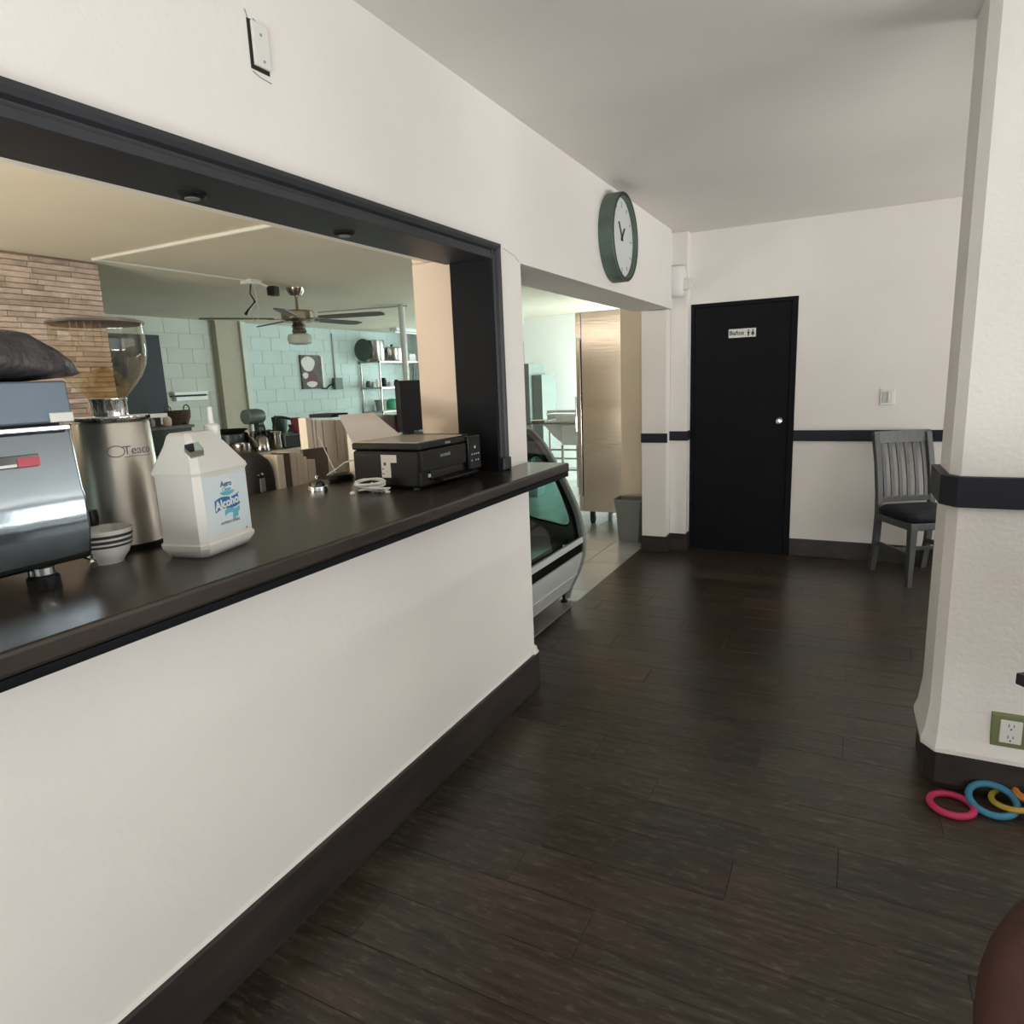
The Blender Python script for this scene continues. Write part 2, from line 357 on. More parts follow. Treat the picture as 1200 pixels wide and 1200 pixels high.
# moulding around the hatch on the corridor face
prof = [(0.0, 0.0), (0.018, 0.0), (0.02, 0.008), (0.013, 0.014), (0.013, 0.026), (0.022, 0.034), (0.028, 0.046), (0.028, 0.058), (0.0, 0.060)]
m = M(); m.prism([(XW+a, 1.984+b) for a, b in prof], 'y', OY0-0.05, 2.575)
fr = struct('trim_2', m, FRAME, bevel=0.001)
m = M(); m.prism([(XW+a, 2.516+b) for a, b in prof], 'z', ZT+0.001, 2.04); m.build('side_moulding', FRAME, fr, bevel=0.001)
m = M(); m.box(XW-.001, XW+0.034, 2.508, 2.582, ZT+0.001, ZT+0.055); m.build('plinth_block', FRAME, fr, bevel=0.004)

# cream column standing behind the hatch, on the kitchen side
cxl = P(482, 310, 'y', 2.512).x
m = M().box(cxl, -1.531, 2.512, 2.81, ZT, 1.999).box(cxl, -1.662, 2.512, 2.81, 1.999, 2.035)
kc = struct('wall_column', m, mat('pinkish_cream_paint', (0.64, 0.52, 0.43), 0.75, noise=0.06, nscale=4, bump=0.2, bscale=50, bdist=0.004), bevel=0.006)
m = M(); pts = [(-1.81, 2.58), (-1.70, 2.572), (XB, 2.582), (XB, 2.83), (-1.81, 2.83)]
pts = [(cxl-.012, 2.50), (cxl+.05, 2.495), (-1.662, 2.503), (-1.662, 2.815), (cxl-.012, 2.82)]; m.prism(pts, 'z', 2.035, 2.06); m.build('broken_capital', mat('raw_brown_plaster', (0.22, 0.15, 0.11), 0.9, noise=0.4, nscale=40, bump=1, bscale=60), kc)
M().box(cxl+.005, -1.662, 2.52, 2.81, 2.06, KZ).build('capital_block', KCEIL, kc)

# far wall with the black door
DX0, DX1, DZ = -1.246, -0.436, 2.037
m = M(); m.box(-1.6, DX0, YF, YF+0.2, 0, ZC); m.box(DX1, 4.0, YF, YF+0.2, 0, ZC); m.box(DX0, DX1, YF, YF+0.2, DZ, ZC)
wf = struct('wall_far', m, PLASTER)
m = M(); m.box(DX0, DX0+0.03, YF-0.004, YF+0.06, 0, DZ); m.box(DX1-0.045, DX1, YF-0.006, YF+0.06, 0, DZ); m.box(DX0, DX1, YF-0.005, YF+0.06, DZ-0.03, DZ)
struct('door_light_block', M().box(DX0-.05, DX1+.05, YF+.21, YF+.25, -.1, DZ+.1), BLK)  # unseen black block, added to stop light showing under the door
d1 = struct('door_1', M().box(DX0+0.031, DX1-0.047, YF+0.004, YF+0.045, 0.006, DZ-0.031), BLK, bevel=0.002)
m.build('door_frame', BLK, d1, bevel=0.002)
kn = M(); kc0 = P(913, 493, 'y', YF); 
kn.lathe([(0.026, 0), (0.026, -0.006), (0.012, -0.01), (0.011, -0.03), (0.022, -0.036), (0.027, -0.05), (0.02, -0.062), (0.0, -0.064)], (kc0.x, YF+0.004, kc0.z), 20, 'y')
kn.build('door_handle', CHROME, d1, smooth=True)
a = P(854, 386, 'y', YF); b = P(886, 395, 'y', YF)
pb = M().box(a.x, b.x-0.002, YF+0.0, YF+0.004, 1.755, 1.822).build('door_sign', WHITEP, d1); pb['label'] = 'white toilet sign with word and two figures'
text('sign_lettering', 'Baños', 0.046, INK, pb, plane_mtx((a.x+0.062, YF-0.001, 1.79), (1, 0, 0), (0, 0, 1)), bold=0.001)
m = M()
for k, xx in enumerate((b.x-0.058, b.x-0.025)):
    m.lathe([(0.0, -0.0012), (0.006, -0.0012), (0.006, 0), (0, 0)], (xx, YF, 1.807), 12, 'y')
    if k == 0: m.prism([(xx-0.011, 1.797), (xx+0.011, 1.797), (xx+0.006, 1.780), (xx+0.005, 1.764), (xx-0.005, 1.764), (xx-0.006, 1.780)], 'y', YF-0.0012, YF)
    else: m.prism([(xx-0.006, 1.798), (xx+0.006, 1.798), (xx+0.013, 1.775), (xx+0.004, 1.773), (xx+0.004, 1.764), (xx-0.004, 1.764), (xx-0.004, 1.773), (xx-0.013, 1.775)], 'y', YF-0.0012, YF)
m.build('figure_symbols', INK, pb)

# pilasters left of the door
m = M(); m.box(-1.60, -1.392, 5.54, YF, 0, 2.0)
wp = struct('wall_pier', m, PLASTER, bevel=0.004)
m = M(); m.box(-1.392, -1.252, 5.655, YF, 0, ZC); m.box(XW-0.2, XW-0.02, 5.5, YF, 2.0, ZC); m.build('side_pier', PLASTER, wp, bevel=0.006)
struct('baseboard_pier', M().box(-1.605, -1.38, 5.527, 5.54, 0, 0.135).box(-1.392, -1.24, 5.64, 5.655, 0, 0.145).box(-1.393, -1.379, 5.54, 5.655, 0, 0.14).box(-1.252, -1.238, 5.655, YF, 0, 0.15), BASE, bevel=0.003)
struct('trim_3', M().box(-1.603, -1.382, 5.528, 5.54, 0.935, 1.012).box(-1.393, -1.240, 5.643, 5.655, 0.942, 1.02).box(-1.252, -1.24, 5.655, YF, 0.942, 1.02), BAND, bevel=0.002)
struct('trim_4', M().box(DX1, 3.99, YF-0.014, YF, 0.932, 1.017), BAND, bevel=0.002)
struct('baseboard_far', M().box(DX1, 3.99, YF-0.014, YF, 0, 0.142), BASE, bevel=0.003)
# kitchen wall return behind the pier
struct('wall_return', M().box(-1.94, -1.60, 6.05, 6.2, 0, KZ), CREAM); struct('wall_side', M().box(-1.68, -1.60, 6.2, 7.6, 0, KZ).box(-1.64, -1.60, 5.76, 6.05, 0, KZ), CREAM)

# right pillar
pp = [(0.285, 2.90), (0.290, 2.665), (0.318, 2.62), (1.15, 2.62), (1.15, 2.90)]
m = M(); m.prism(pp, 'z', 0, ZC)
def grow(ps, e): # push the front and left sides out
    return [(ps[0][0]-e, ps[0][1]+e), (ps[1][0]-e, ps[1][1]-e*.4), (ps[2][0]-e*.4, ps[2][1]-e), (ps[3][0], ps[3][1]-e), (ps[4][0], ps[4][1]+e)]
wr = struct('wall_pillar', m, PLASTER_R)
m = M(); m.loft([[Vector((*p, z)) for p in grow(pp, e)] for z, e in ((0.142, 0.020), (0.158, 0.021), (0.20, 0.010), (0.30, 0.0))]); m.build('plaster_lip', PLASTER_R, wr)
m = M(); m.loft([[Vector((*p, z)) for p in grow(pp, 0.026)] for z in (1.027, 1.128)]); struct('trim_5', m, BAND, bevel=0.003)
m = M(); m.loft([[Vector((*p, z)) for p in grow(pp, 0.006)] for z in (0, 0.145)]); struct('baseboard_pillar', m, BASE, bevel=0.003)

# rest of the dining room around the camera (walls with window openings)
m = M(); wz0, wz1 = 0.08, 2.3
m.box(-1.6, -0.4, -2.6, -2.5, 0, ZC); m.box(1.5, 4.0, -2.6, -2.5, 0, ZC); m.box(-0.4, 1.5, -2.6, -2.5, 0, wz0); m.box(-0.4, 1.5, -2.6, -2.5, wz1, ZC)
struct('wall_back', m, PLASTER)
m = M(); m.box(4.0, 4.1, -2.5, 0.3, 0, ZC); m.box(4.0, 4.1, 2.9, 3.3, 0, ZC); m.box(4.0, 4.1, 5.3, YF, 0, ZC); m.box(4.0, 4.1, 3.3, 5.3, 0, 0.7); m.box(4.0, 4.1, 3.3, 5.3, 2.2, ZC); m.box(4.0, 4.1, 0.3, 2.9, 0, 0.7); m.box(4.0, 4.1, 0.3, 2.9, 2.2, ZC)
struct('wall_right', m, PLASTER)
m = M()
for xx in (-0.4, 0.22, 0.85, 1.46): m.box(xx, xx+0.04, -2.58, -2.53, wz0, wz1)
m.box(-0.4, 1.5, -2.58, -2.53, wz0, wz0+0.05); m.box(-0.4, 1.5, -2.58, -2.53, wz1-0.05, wz1)
w1 = struct('window_1', m, BLK); M().box(-0.36, 1.46, -2.556, -2.552, wz0+.05, wz1-.05).build('pane', GLASS, w1)
m = M()
for yy in (0.3, 1.58, 2.86): m.box(4.03, 4.08, yy, yy+0.04, 0.7, 2.2)
m.box(4.03, 4.08, 0.3, 2.9, 0.7, 0.75); m.box(4.03, 4.08, 0.3, 2.9, 2.15, 2.2)
for yy in (3.3, 5.26): m.box(4.03, 4.08, yy, yy+.04, 0.7, 2.2)
m.box(4.03, 4.08, 3.3, 5.3, 0.7, 0.75); m.box(4.03, 4.08, 3.3, 5.3, 2.15, 2.2)
w2 = struct('window_2', m, BLK); M().box(4.053, 4.057, 0.34, 2.86, .75, 2.15).build('pane', GLASS, w2); M().box(4.053, 4.057, 3.34, 5.26, .75, 2.15).build('pane', GLASS, w2)

# ---------------------------------------------------------------- kitchen shell
kb = struct('wall_kitchen_back', M().box(XK-0.2, XK-0.005, -1.5, 12.0, 0, KZ), mat('block_joint', (0.50, 0.56, 0.54), 0.9, noise=0.1))
def blocks(y0, y1, z0, z1, material, nm):
    cache = {}; z = z0; r_ = 0
    while z < z1-0.02:
        zz = min(z+0.2, z1); yy = y0-(0.2 if r_ % 2 else 0)
        while yy < y1-0.01:
            a, b = max(yy, y0), min(yy+0.4, y1)
            if b-a > 0.03:
                k = (round(b-a, 3), round(zz-z, 3))
                if k not in cache:
                    s = slab(zz-z-0.004, b-a-0.004, 0.008, 0.002); s.xf(Matrix.Rotation(R(90), 4, 'Y')); cache[k] = s.mesh(nm, material)
                o = bpy.data.objects.new(nm, cache[k]); COL.objects.link(o); o.parent = kb; o.location = (XK, (a+b)/2, (z+zz)/2)
            yy += 0.4
        z = zz; r_ += 1
blocks(4.2, 6.95, 0.7, KZ, WBLOCK, 'block')
blocks(7.45, 11.98, 0.7, KZ, BLUEP, 'block')
m = M().box(XK-0.01, XK+0.10, 6.95, 7.36, 0, KZ); kp = struct('wall_kitchen_pier', m, mat('tan_pier_paint', (.50, .45, .36), .7, noise=.08))
M().box(XK-0.01, XK+0.14, 7.36, 7.45, 0, KZ).build('white_post', WBLOCK, kp)
struct('wall_kitchen_front', M().box(XK, -4.3, -1.6, -1.5, 0, KZ).box(-1.9, -1.6, -1.6, -1.5, 0, KZ).box(-4.3, -1.9, -1.6, -1.5, 0, 0.4).box(-4.3, -1.9, -1.6, -1.5, 2.05, KZ), CREAM)
m = M()
for xx in (-4.3, -3.12, -1.94): m.box(xx, xx+0.04, -1.58, -1.53, 0.4, 2.05)
m.box(-4.3, -1.9, -1.58, -1.53, 0.4, 0.44); m.box(-4.3, -1.9, -1.58, -1.53, 2.01, 2.05)
w3 = struct('window_3', m, WHITEP); M().box(-4.26, -1.94, -1.556, -1.552, .44, 2.01).build('pane', GLASS, w3)
struct('wall_kitchen_far', M().box(XK, -7.3, 12.0, 12.1, 0, KZ).box(-5.5, -4.9, 12.0, 12.1, 0, KZ).box(-7.3, -5.5, 12.0, 12.1, 0, 0.95).box(-7.3, -5.5, 12.0, 12.1, 2.25, KZ).box(-5.05, -4.95, 10.6, 12, 0, KZ).box(-5.05, -1.6, 10.5, 10.6, 0, KZ), GREENW)
struct('wall_kitchen_side', M().box(-1.7, -1.6, 7.6, 9.2, 0, KZ).box(-1.7, -1.6, 10.4, 10.6, 0, KZ).box(-1.7, -1.6, 9.2, 10.4, 0, 0.6).box(-1.7, -1.6, 9.2, 10.4, 2.0, KZ), GREENW)
m = M().box(-1.68, -1.63, 9.2, 9.24, .6, 2.0).box(-1.68, -1.63, 10.36, 10.4, .6, 2.0).box(-1.68, -1.63, 9.2, 10.4, .6, .64).box(-1.68, -1.63, 9.2, 10.4, 1.96, 2.0)
w4 = struct('window_4', m, WHITEP); M().box(-1.657, -1.653, 9.24, 10.36, .64, 1.96).build('pane', GLASS, w4)
m = M().box(-7.3, -7.26, 12.02, 12.07, .95, 2.25).box(-5.54, -5.5, 12.02, 12.07, .95, 2.25).box(-7.3, -5.5, 12.02, 12.07, .95, 1.0).box(-7.3, -5.5, 12.02, 12.07, 2.2, 2.25).box(-6.42, -6.38, 12.02, 12.07, .95, 2.25)
w5 = struct('window_5', m, WHITEP); M().box(-7.26, -5.54, 12.043, 12.047, 1, 2.2).build('pane', GLASS, w5)

# stone-clad wall
ws = struct('wall_stone', M().box(-5.6, -5.225, 0.6, 3.40, 0, KZ), mat('stone_mortar', (0.36, 0.28, 0.23), 0.9, noise=0.3))
z = 1.0; scache = []
for k in range(16):
    s = M(); a = random.uniform(.16, .46)/2; h = 0.038/2; e = random.uniform(.0, .010); rng = [random.uniform(-.006, .006) for _ in range(8)]
    s.loft([[Vector((0, -a+.001, -h+.001)), Vector((0, a-.001, -h+.001)), Vector((0, a-.001, h-.001)), Vector((0, -a+.001, h-.001))],
            [Vector((.016+rng[4]*.6, -a+.002, -h+.004)), Vector((.016+rng[5]*.6, a-.002, -h+.003)), Vector((.022+rng[6]*.6+e, a-.002, h-.003)), Vector((.022+rng[7]*.6+e, -a+.002, h-.002))]])
    scache.append((2*a, s.mesh('stone', STONE)))
cnt = 0
while z < KZ-0.03:
    yy = 3.40
    while yy > 1.45:
        L2, me = random.choice(scache)
        o = bpy.data.objects.new('stone', me); COL.objects.link(o); o.parent = ws; o.location = (-5.226, yy-L2/2, z+0.019); yy -= L2; cnt += 1
    z += 0.038
M().box(-5.226, -5.212, 0.6, 3.38, 0, 1.0).box(-5.226, -5.212, 0.6, 1.3, 1.0, KZ).build('cladding_sheet', STONE, ws)

# ceiling conduits
def conduit(pts, r_, label, material=WHITEP):
    tag(M().tube(pts, r_, 8).build('conduit', material, smooth=True), label, 'conduit')
conduit([(-5.05, 3.27, KZ-0.013), (-1.67, 3.25, KZ-0.013)], 0.013, 'pale conduit crossing the cream kitchen ceiling above the coffee grinder')
conduit([(-5.06, 3.30, KZ-0.008), (-5.06, 4.7, KZ-0.008)], 0.008, 'thin conduit on the kitchen ceiling leading to the black camera')

# ============================================================ THINGS: hatch counter
bar = M().box(-1.985, -1.15, OY0, 2.822, ZT-0.043, ZT).box(-1.985, -1.62, -0.75, 2.58, ZT-0.043, ZT)
m = M().box(-1.985, -1.15, OY0-0.4, 2.822, ZT-0.043, ZT)
ct = tag(m.build('counter', CTOP, bevel=0.008), 'long dark varnished wooden counter top running through the serving hatch', 'counter')
M().box(-1.17, -1.152, OY0-0.38, 2.815, ZT-0.062, ZT-0.043).build('edge_moulding', BLK, ct, bevel=0.003)
M().box(-1.95, -1.62, -0.9, 2.55, 0.05, ZT-0.0435).build('base_cabinet', BLKP, ct)

# ---- coffee machine
t = thing('coffee_machine', (-1.69, 0.3, ZT), 'large chrome espresso machine at the left end of the counter', 'coffee machine')
y1, xf_ = 0.835, -1.44
rings = []
for z, dx in ((1.163, -0.012), (1.172, 0.0), (1.24, 0.012), (1.30, 0.012), (1.315, 0.006), (1.43, -0.004), (1.445, -0.012)):
    rings.append([Vector((xf_+dx-0.5, -0.22, z)), Vector((xf_+dx, -0.22, z)), Vector((xf_+dx, y1, z)), Vector((xf_+dx-0.5, y1, z))])
M().loft(rings).build('body_panel', CHROMEB, t, bevel=0.008, smooth=True, angle=25)
m = M(); m.box(xf_-0.48, xf_-0.025, -0.2, y1-0.01, 1.445, 1.452); m.build('shadow_gap', BLKP, t)
m = M(); m.prism([(xf_-0.5, 1.452), (xf_+0.002, 1.452), (xf_-0.004, 1.535), (xf_-0.5, 1.535)], 'y', -0.22, y1+0.004); m.build('upper_housing', STEELB, t, bevel=0.004)
a = P(58, 492, 'x', xf_+0.0)
M().box(xf_-0.012, xf_+0.006, a.y, P(85, 490, 'x', xf_).y, 1.453, 1.472).build('switch_plate', WHITEP, t, bevel=0.002)
m = M(); m.box(xf_-.012, xf_+0.006, 0.60, y1-0.008, 1.437, 1.447); m.build('chrome_edge', CHROME, t, bevel=0.002)
bd = P(45, 540, 'x', xf_); by = bd.y
M().box(xf_-.005, xf_+0.0045, by-0.28, by, 1.372, 1.395).build('badge_black', BLKG, t, bevel=0.001)
M().box(xf_-.005, xf_+0.0055, by-0.04, by, 1.372, 1.390).build('badge_red', DARKR, t)
M().box(xf_-.005, xf_+0.0055, by-0.08, by-0.042, 1.3735, 1.379).build('badge_white', WHITEP, t)
for (fx, fy) in ((-1.47, 0.745), (-1.47, -0.1), (-1.88, 0.745), (-1.88, -0.1)):
    lg = M().lathe([(0.030, 0), (0.030, 0.022), (0.024, 0.028), (0.024, 0.05)], (fx, fy, ZT), 20).build('leg', BLKP, t, smooth=True)
    M().lathe([(0.0245, 0.03), (0.0245, 0.044)], (fx+0.001, fy-0.001, ZT), 20, cap=False).build('leg_collar', CHROME, lg, smooth=True)
M().tube([(-1.52, y1, 1.17), (-1.50, y1+0.03, 1.15), (-1.47, y1+0.015, 1.14)], 0.008, 8).build('drain_spout', CHROME, t, smooth=True)
# plastic bag draped over its top
rings = []
for k in range(30):
    v = k/29; yq = -0.2+1.10*v
    top = 1.640+0.007*math.sin(17*v)
    if yq > 0.79: top -= (yq-0.79)*0.72
    bot = 1.5375+(0.012*math.sin(23*v) if yq < .84 else 0.0)*0; bot = 1.537 if yq < .838 else 1.537+(yq-.838)*.12
    shrink = 1 if k < 28 else (.93 if k == 28 else .75)
    rg = []
    for q_ in [2*math.pi*i/36 for i in range(36)]:
        a_ = math.copysign(abs(math.cos(q_))**.45, math.cos(q_)); b_ = math.copysign(abs(math.sin(q_))**.5, math.sin(q_))
        n_ = 1+.02*math.sin(7*q_+11*v)+.015*math.sin(19*v+3*q_)
        zz = (top+bot)/2+(top-bot)/2*b_*shrink; xx = -1.695+.258*a_*n_*shrink-(.02*b_ if b_ > 0 and a_ > 0 else 0)
        rg.append(Vector((xx, yq+.012*math.sin(5*q_), max(zz, 1.5365))))
    rings.append(rg)
bg = M().loft(rings).build('plastic_bag', BAG, smooth=True, angle=80)
tag(bg, 'crumpled dark plastic bag draped over the espresso machine', 'bag')

# ---- grinder
gx, gy = -1.678, 1.069
t = thing('coffee_grinder', (gx, gy, ZT), 'tall satin steel coffee grinder with a clear bean hopper', 'coffee grinder')
M().lathe([(0.104, 0.0), (0.104, 0.012), (0.100, 0.014)], (gx, gy, ZT), 48).build('base_ring', BLKP, t, smooth=True)
body = M().lathe([(0.098, 0.013), (0.097, 0.02), (0.0855, 0.312), (0.081, 0.320)], (gx, gy, ZT), 64).build('body', STEELG, t, smooth=True)
m = M().lathe([(0.090, 0.320), (0.092, 0.323), (0.092, 0.330), (0.086, 0.333)], (gx, gy, ZT), 48); m.box(gx+0.03, gx+0.1, gy+0.06, gy+0.10, ZT+0.322, ZT+0.332, rot=R(-25)); m.build('top_plate', CHROME, t, smooth=True)
M().lathe([(0.042, 0.332), (0.042, 0.366), (0.044, 0.369), (0.044, 0.374)], (gx, gy, ZT), 40).build('neck', CHROME, t, smooth=True)
hop = M().lathe([(0.040, 0.372), (0.046, 0.380), (0.066, 0.402), (0.086, 0.430), (0.098, 0.458), (0.1035, 0.49), (0.1035, 0.52), (0.1015, 0.553), (0.104, 0.557)], (gx, gy, ZT), 64, cap=False).build('hopper', HGLASS, t, smooth=True, angle=80)
M().lathe([(0.101, 0.553), (0.106, 0.555), (0.106, 0.560), (0.09, 0.565), (0.0, 0.566)], (gx, gy, ZT), 48).build('lid', mat('smoky_lid', (0.16, 0.13, 0.11), 0.3, noise=0.1), t, smooth=True)
M().lathe([(0.038, 0.374), (0.052, 0.394), (0.056, 0.405), (0.036, 0.435), (0.008, 0.452), (0.0, 0.453)], (gx, gy, ZT), 6).build('hopper_core', glassy('amber_clear', (0.90, 0.83, 0.68), 1.5, 0.1), t)
m = M()   # vertical moulded ridges that catch the light
for k in range(5):
    aa = R(-64+9*k); m.tube([(gx+0.1010*math.cos(aa), gy+0.1010*math.sin(aa), ZT+0.552), (gx+0.1025*math.cos(aa), gy+0.1025*math.sin(aa), ZT+0.49+0.008*(k % 3))], [0.0022, 0.0008], 6)
m.build('hopper_rib', glassy('rib_clear', (0.95, 0.93, 0.86), 1.9, 0.05), hop, smooth=True)
# engraved lettering around the body
import cmath
def on_cyl(me, c, r_, a0, z0):
    for v in me.vertices:
        a = a0+v.co.x/r_; rr = r_+v.co.z; v.co = (c[0]+rr*math.cos(a), c[1]+rr*math.sin(a), z0+v.co.y)
def text_cyl(name, s, size, material, parent, c, r_, a0, z0):
    cu = bpy.data.curves.new(name, 'FONT'); cu.body = s; cu.size = size; cu.extrude = 0.0006; cu.align_x = 'LEFT'; cu.align_y = 'CENTER'
    tt = bpy.data.objects.new(name+'_c', cu); COL.objects.link(tt)
    me = bpy.data.meshes.new_from_object(tt.evaluated_get(bpy.context.evaluated_depsgraph_get())); bpy.data.objects.remove(tt)
    on_cyl(me, c, r_, a0, z0); off = worldloc(parent)
    for v in me.vertices: v.co -= off
    me.materials.clear(); me.materials.append(material); o = bpy.data.objects.new(name, me); COL.objects.link(o); o.parent = parent; return o
aC = math.atan2(-gy, -gx)   # azimuth toward the camera
text_cyl('logo_lettering', 'Teaco', 0.030, GINK, body, (gx, gy), 0.0884, aC+0.18, ZT+0.247)
m = M(); 
ringpts = []
for k in range(28):
    q = 2*math.pi*k/28; aa = aC+0.01+0.019*math.cos(q)/0.088; ringpts.append((gx+0.0885*math.cos(aa), gy+0.0885*math.sin(aa), ZT+0.247+0.0135*math.sin(q)))
m.tube(ringpts, 0.0011, 5, closed=True)
sw = [(gx+0.0890*math.cos(aC+0.2+k*0.06), gy+0.0890*math.sin(aC+0.2+k*0.06), ZT+0.232+0.001*math.sin(k*.4)) for k in range(14)]
m.tube(sw, 0.0008, 5); m.build('logo_emblem', GINK, body)
# small dark dosing knob beside the bowl
hb = P(106, 607, 'x', -1.60)
M().lathe([(0.0, -0.02), (0.016, -0.018), (0.018, 0.0), (0.016, 0.018), (0, 0.02)], (hb.x, hb.y, hb.z), 16).build('side_knob', BLKP, t, smooth=True)

# ---- bowl
bx, by_ = -1.545, 0.925
bw = M().lathe([(0.0, 0.002), (0.032, 0.002), (0.034, 0), (0.036, 0.006), (0.048, 0.022), (0.057, 0.045), (0.0615, 0.080), (0.060, 0.0805), (0.054, 0.046), (0.045, 0.024), (0.03, 0.012), (0, 0.010)], (bx, by_, ZT), 56, cap=False)
bo = tag(bw.build('bowl', WHITEG, smooth=True, angle=60), 'white bowl with three black bands beside the steel grinder', 'bowl')
for z0, z1, ra, rb in ((0.0635, 0.0705, .0597, .0606), (0.0515, 0.0585, .0582, .0591), (0.0415, 0.0470, .0562, .0578)):
    M().lathe([(ra, z0), (rb, z1)], (bx, by_, ZT), 56, cap=False).build('stripe', INK, bo, smooth=True)

# ---- alcohol jug
Fc = Vector((-1.314, 1.013, ZT)); d = Vector((-.205, .979, 0)); nn = Vector((.979, .205, 0))
Wj, Dj = 0.192, 0.134
def rect(z, inset, sx=1, sy=1, sh=(0, 0), ch=0.014):
    hw, hd = Wj/2*sx-inset, Dj/2*sy-inset
    pts = [(-hw+ch, -hd), (hw-ch, -hd), (hw, -hd+ch), (hw, hd-ch), (hw-ch, hd), (-hw+ch, hd), (-hw, hd-ch), (-hw, -hd+ch)]
    c = Fc+d*(Wj/2)-nn*(Dj/2)
    return [c+d*(p+sh[0])-nn*(q+sh[1])+Vector((0, 0, z)) for p, q in pts]
t = thing('jug', tuple(Fc+d*(Wj/2)-nn*(Dj/2)), 'milky white plastic jug of hand alcohol with blue label', 'jug')
m = M().loft([rect(0.0, 0.018), rect(0.004, 0.012), rect(0.024, 0.0), rect(0.032, -0.001), rect(0.036, 0.003), rect(0.192, 0.003), rect(0.200, -0.001), rect(0.208, 0.001), rect(0.262, 0, .66, .66, (-.010, .0)), rect(0.284, 0, .50, .50, (-.018, .002), .01), rect(0.290, .003, .46, .46, (-.018, .002), .008)])
off = worldloc(t)
jb = m.build('body', IVORY, t, smooth=True, angle=28)
# grip opening cut straight through the top
h0 = P(227, 526, 'y', 1.06); vd = Vector((h0.x, h0.y, 0)).normalized(); sd = Vector((-vd.y, vd.x, 0)); sd = -sd if sd.dot(_r) < 0 else sd
cut = M(); q = [(-.018, .013), (.011, .017), (.020, .002), (.020, -.014), (-.008, -.018), (-.020, -.002)]
cut.loft([[Vector((h0.x, h0.y, h0.z))+sd*a+Vector((0, 0, b))+vd*dd for a, b in q] for dd in (-.2, .2)])
co = cut.build('cutter', None, t)
bm_ = jb.modifiers.new('hole', 'BOOLEAN'); bm_.object = co; bm_.operation = 'DIFFERENCE'; bm_.solver = 'EXACT'
me = bpy.data.meshes.new_from_object(jb.evaluated_get(bpy.context.evaluated_depsgraph_get())); jb.modifiers.clear(); jb.data = me; bpy.data.objects.remove(co)
jb.data.name = 'body'
jc = Fc+d*(Wj/2+0.042)-nn*(Dj/2-0.012)
M().lathe([(0.024, 0.215), (0.020, 0.250), (0.018, 0.265)], jc, 24).build('neck', IVORY, t, smooth=True)
M().lathe([(0.018, 0.262), (0.018, 0.300), (0.014, 0.304), (0.007, 0.306), (0.006, 0.316), (0.0055, 0.345), (0.0, 0.346)], jc, 24).build('cap', WHITEP, t, smooth=True)
# label sheet and print on the face towards the corridor
def onface(u, z, e=0.0): return Fc+d*u+nn*e+Vector((0, 0, z))
def facepoly(pts, e, th=0.0006):
    m = M(); m.loft([[onface(u, z, e) for u, z in pts], [onface(u, z, e+th) for u, z in pts]]); return m
lb = facepoly([(0.018, .048), (.172, .048), (.172, .186), (.018, .186)], -0.003).build('label', LBLUE, t)
def banner(n, u0, u1, zb, zt, sl, e, material, amp=.004):
    top = []; bot = []
    for k in range(n+1):
        f_ = k/n; uu = u0+(u1-u0)*f_; wv = amp*math.sin(f_*6.28); top.append((uu, zt+sl*f_+wv)); bot.append((uu, zb+sl*f_+wv))
    return facepoly(bot+top[::-1], e)
banner(10, .050, .140, .100, .128, .010, -.0022, DBLUE).build('blue_banner', DBLUE, lb)
banner(8, .082, .136, .088, .100, .006, -.0021, TEAL).build('teal_banner', TEAL, lb)
el = [(.096+.026*math.cos(2*math.pi*k/24), .158+.019*math.sin(2*math.pi*k/24)) for k in range(24)]
facepoly(el, -.0022).build('white_oval', WHITEP, lb)
el = [(.098+.026*math.cos(math.pi*k/12), .146+.010*math.sin(-math.pi*k/12)) for k in range(13)]
facepoly(el, -.0020).build('teal_swoosh', TEAL, lb)
def fmt(u, z, e=-.0012, tilt=0.0): return plane_mtx(tuple(onface(u, z, e)), tuple(d+Vector((0, 0, tilt))), (0, 0, 1))
text('lettering', 'Alcohol', 0.029, WHITEP, lb, fmt(.096, .119, tilt=.10), bold=.0008)
text('lettering', 'Aero', 0.019, DBLUE, lb, fmt(.096, .164), bold=.0005)
text('lettering', 'Clean', 0.014, TEAL, lb, fmt(.096, .151), bold=.0002)
text('lettering', 'gel', 0.018, TEAL, lb, fmt(.118, .086, tilt=.1), bold=.0004)
text('lettering', 'ANTIBACTERIAL', 0.0095, GINK, lb, fmt(.098, .072))
text('lettering', 'CONT. NET.', 0.007, GINK, lb, fmt(.045, .031, -.002))
text('lettering', '4 L', 0.007, GINK, lb, fmt(.155, .045, -.002))

# ---- call bell
bl = P(373, 575, 'z', ZT); t = thing('call_bell', tuple(bl), 'chrome call bell standing alone on the dark counter', 'bell')
M().lathe([(0.038, 0), (0.038, 0.012), (0.036, 0.018), (0.031, 0.020)], bl, 32).build('base', CHROME, t, smooth=True)
M().lathe([(0.030, 0.020), (0.027, 0.030), (0.018, 0.040), (0.006, 0.044), (0, 0.044)], bl, 32).build('dome', mat('dark_chrome', (0.10, 0.10, 0.10), .1, 1.0, noise=.1), t, smooth=True)
M().lathe([(0.004, 0.044), (0.004, 0.050), (0.009, 0.052), (0.009, 0.056), (0, 0.058)], bl, 20).build('button', CHROME, t, smooth=True)
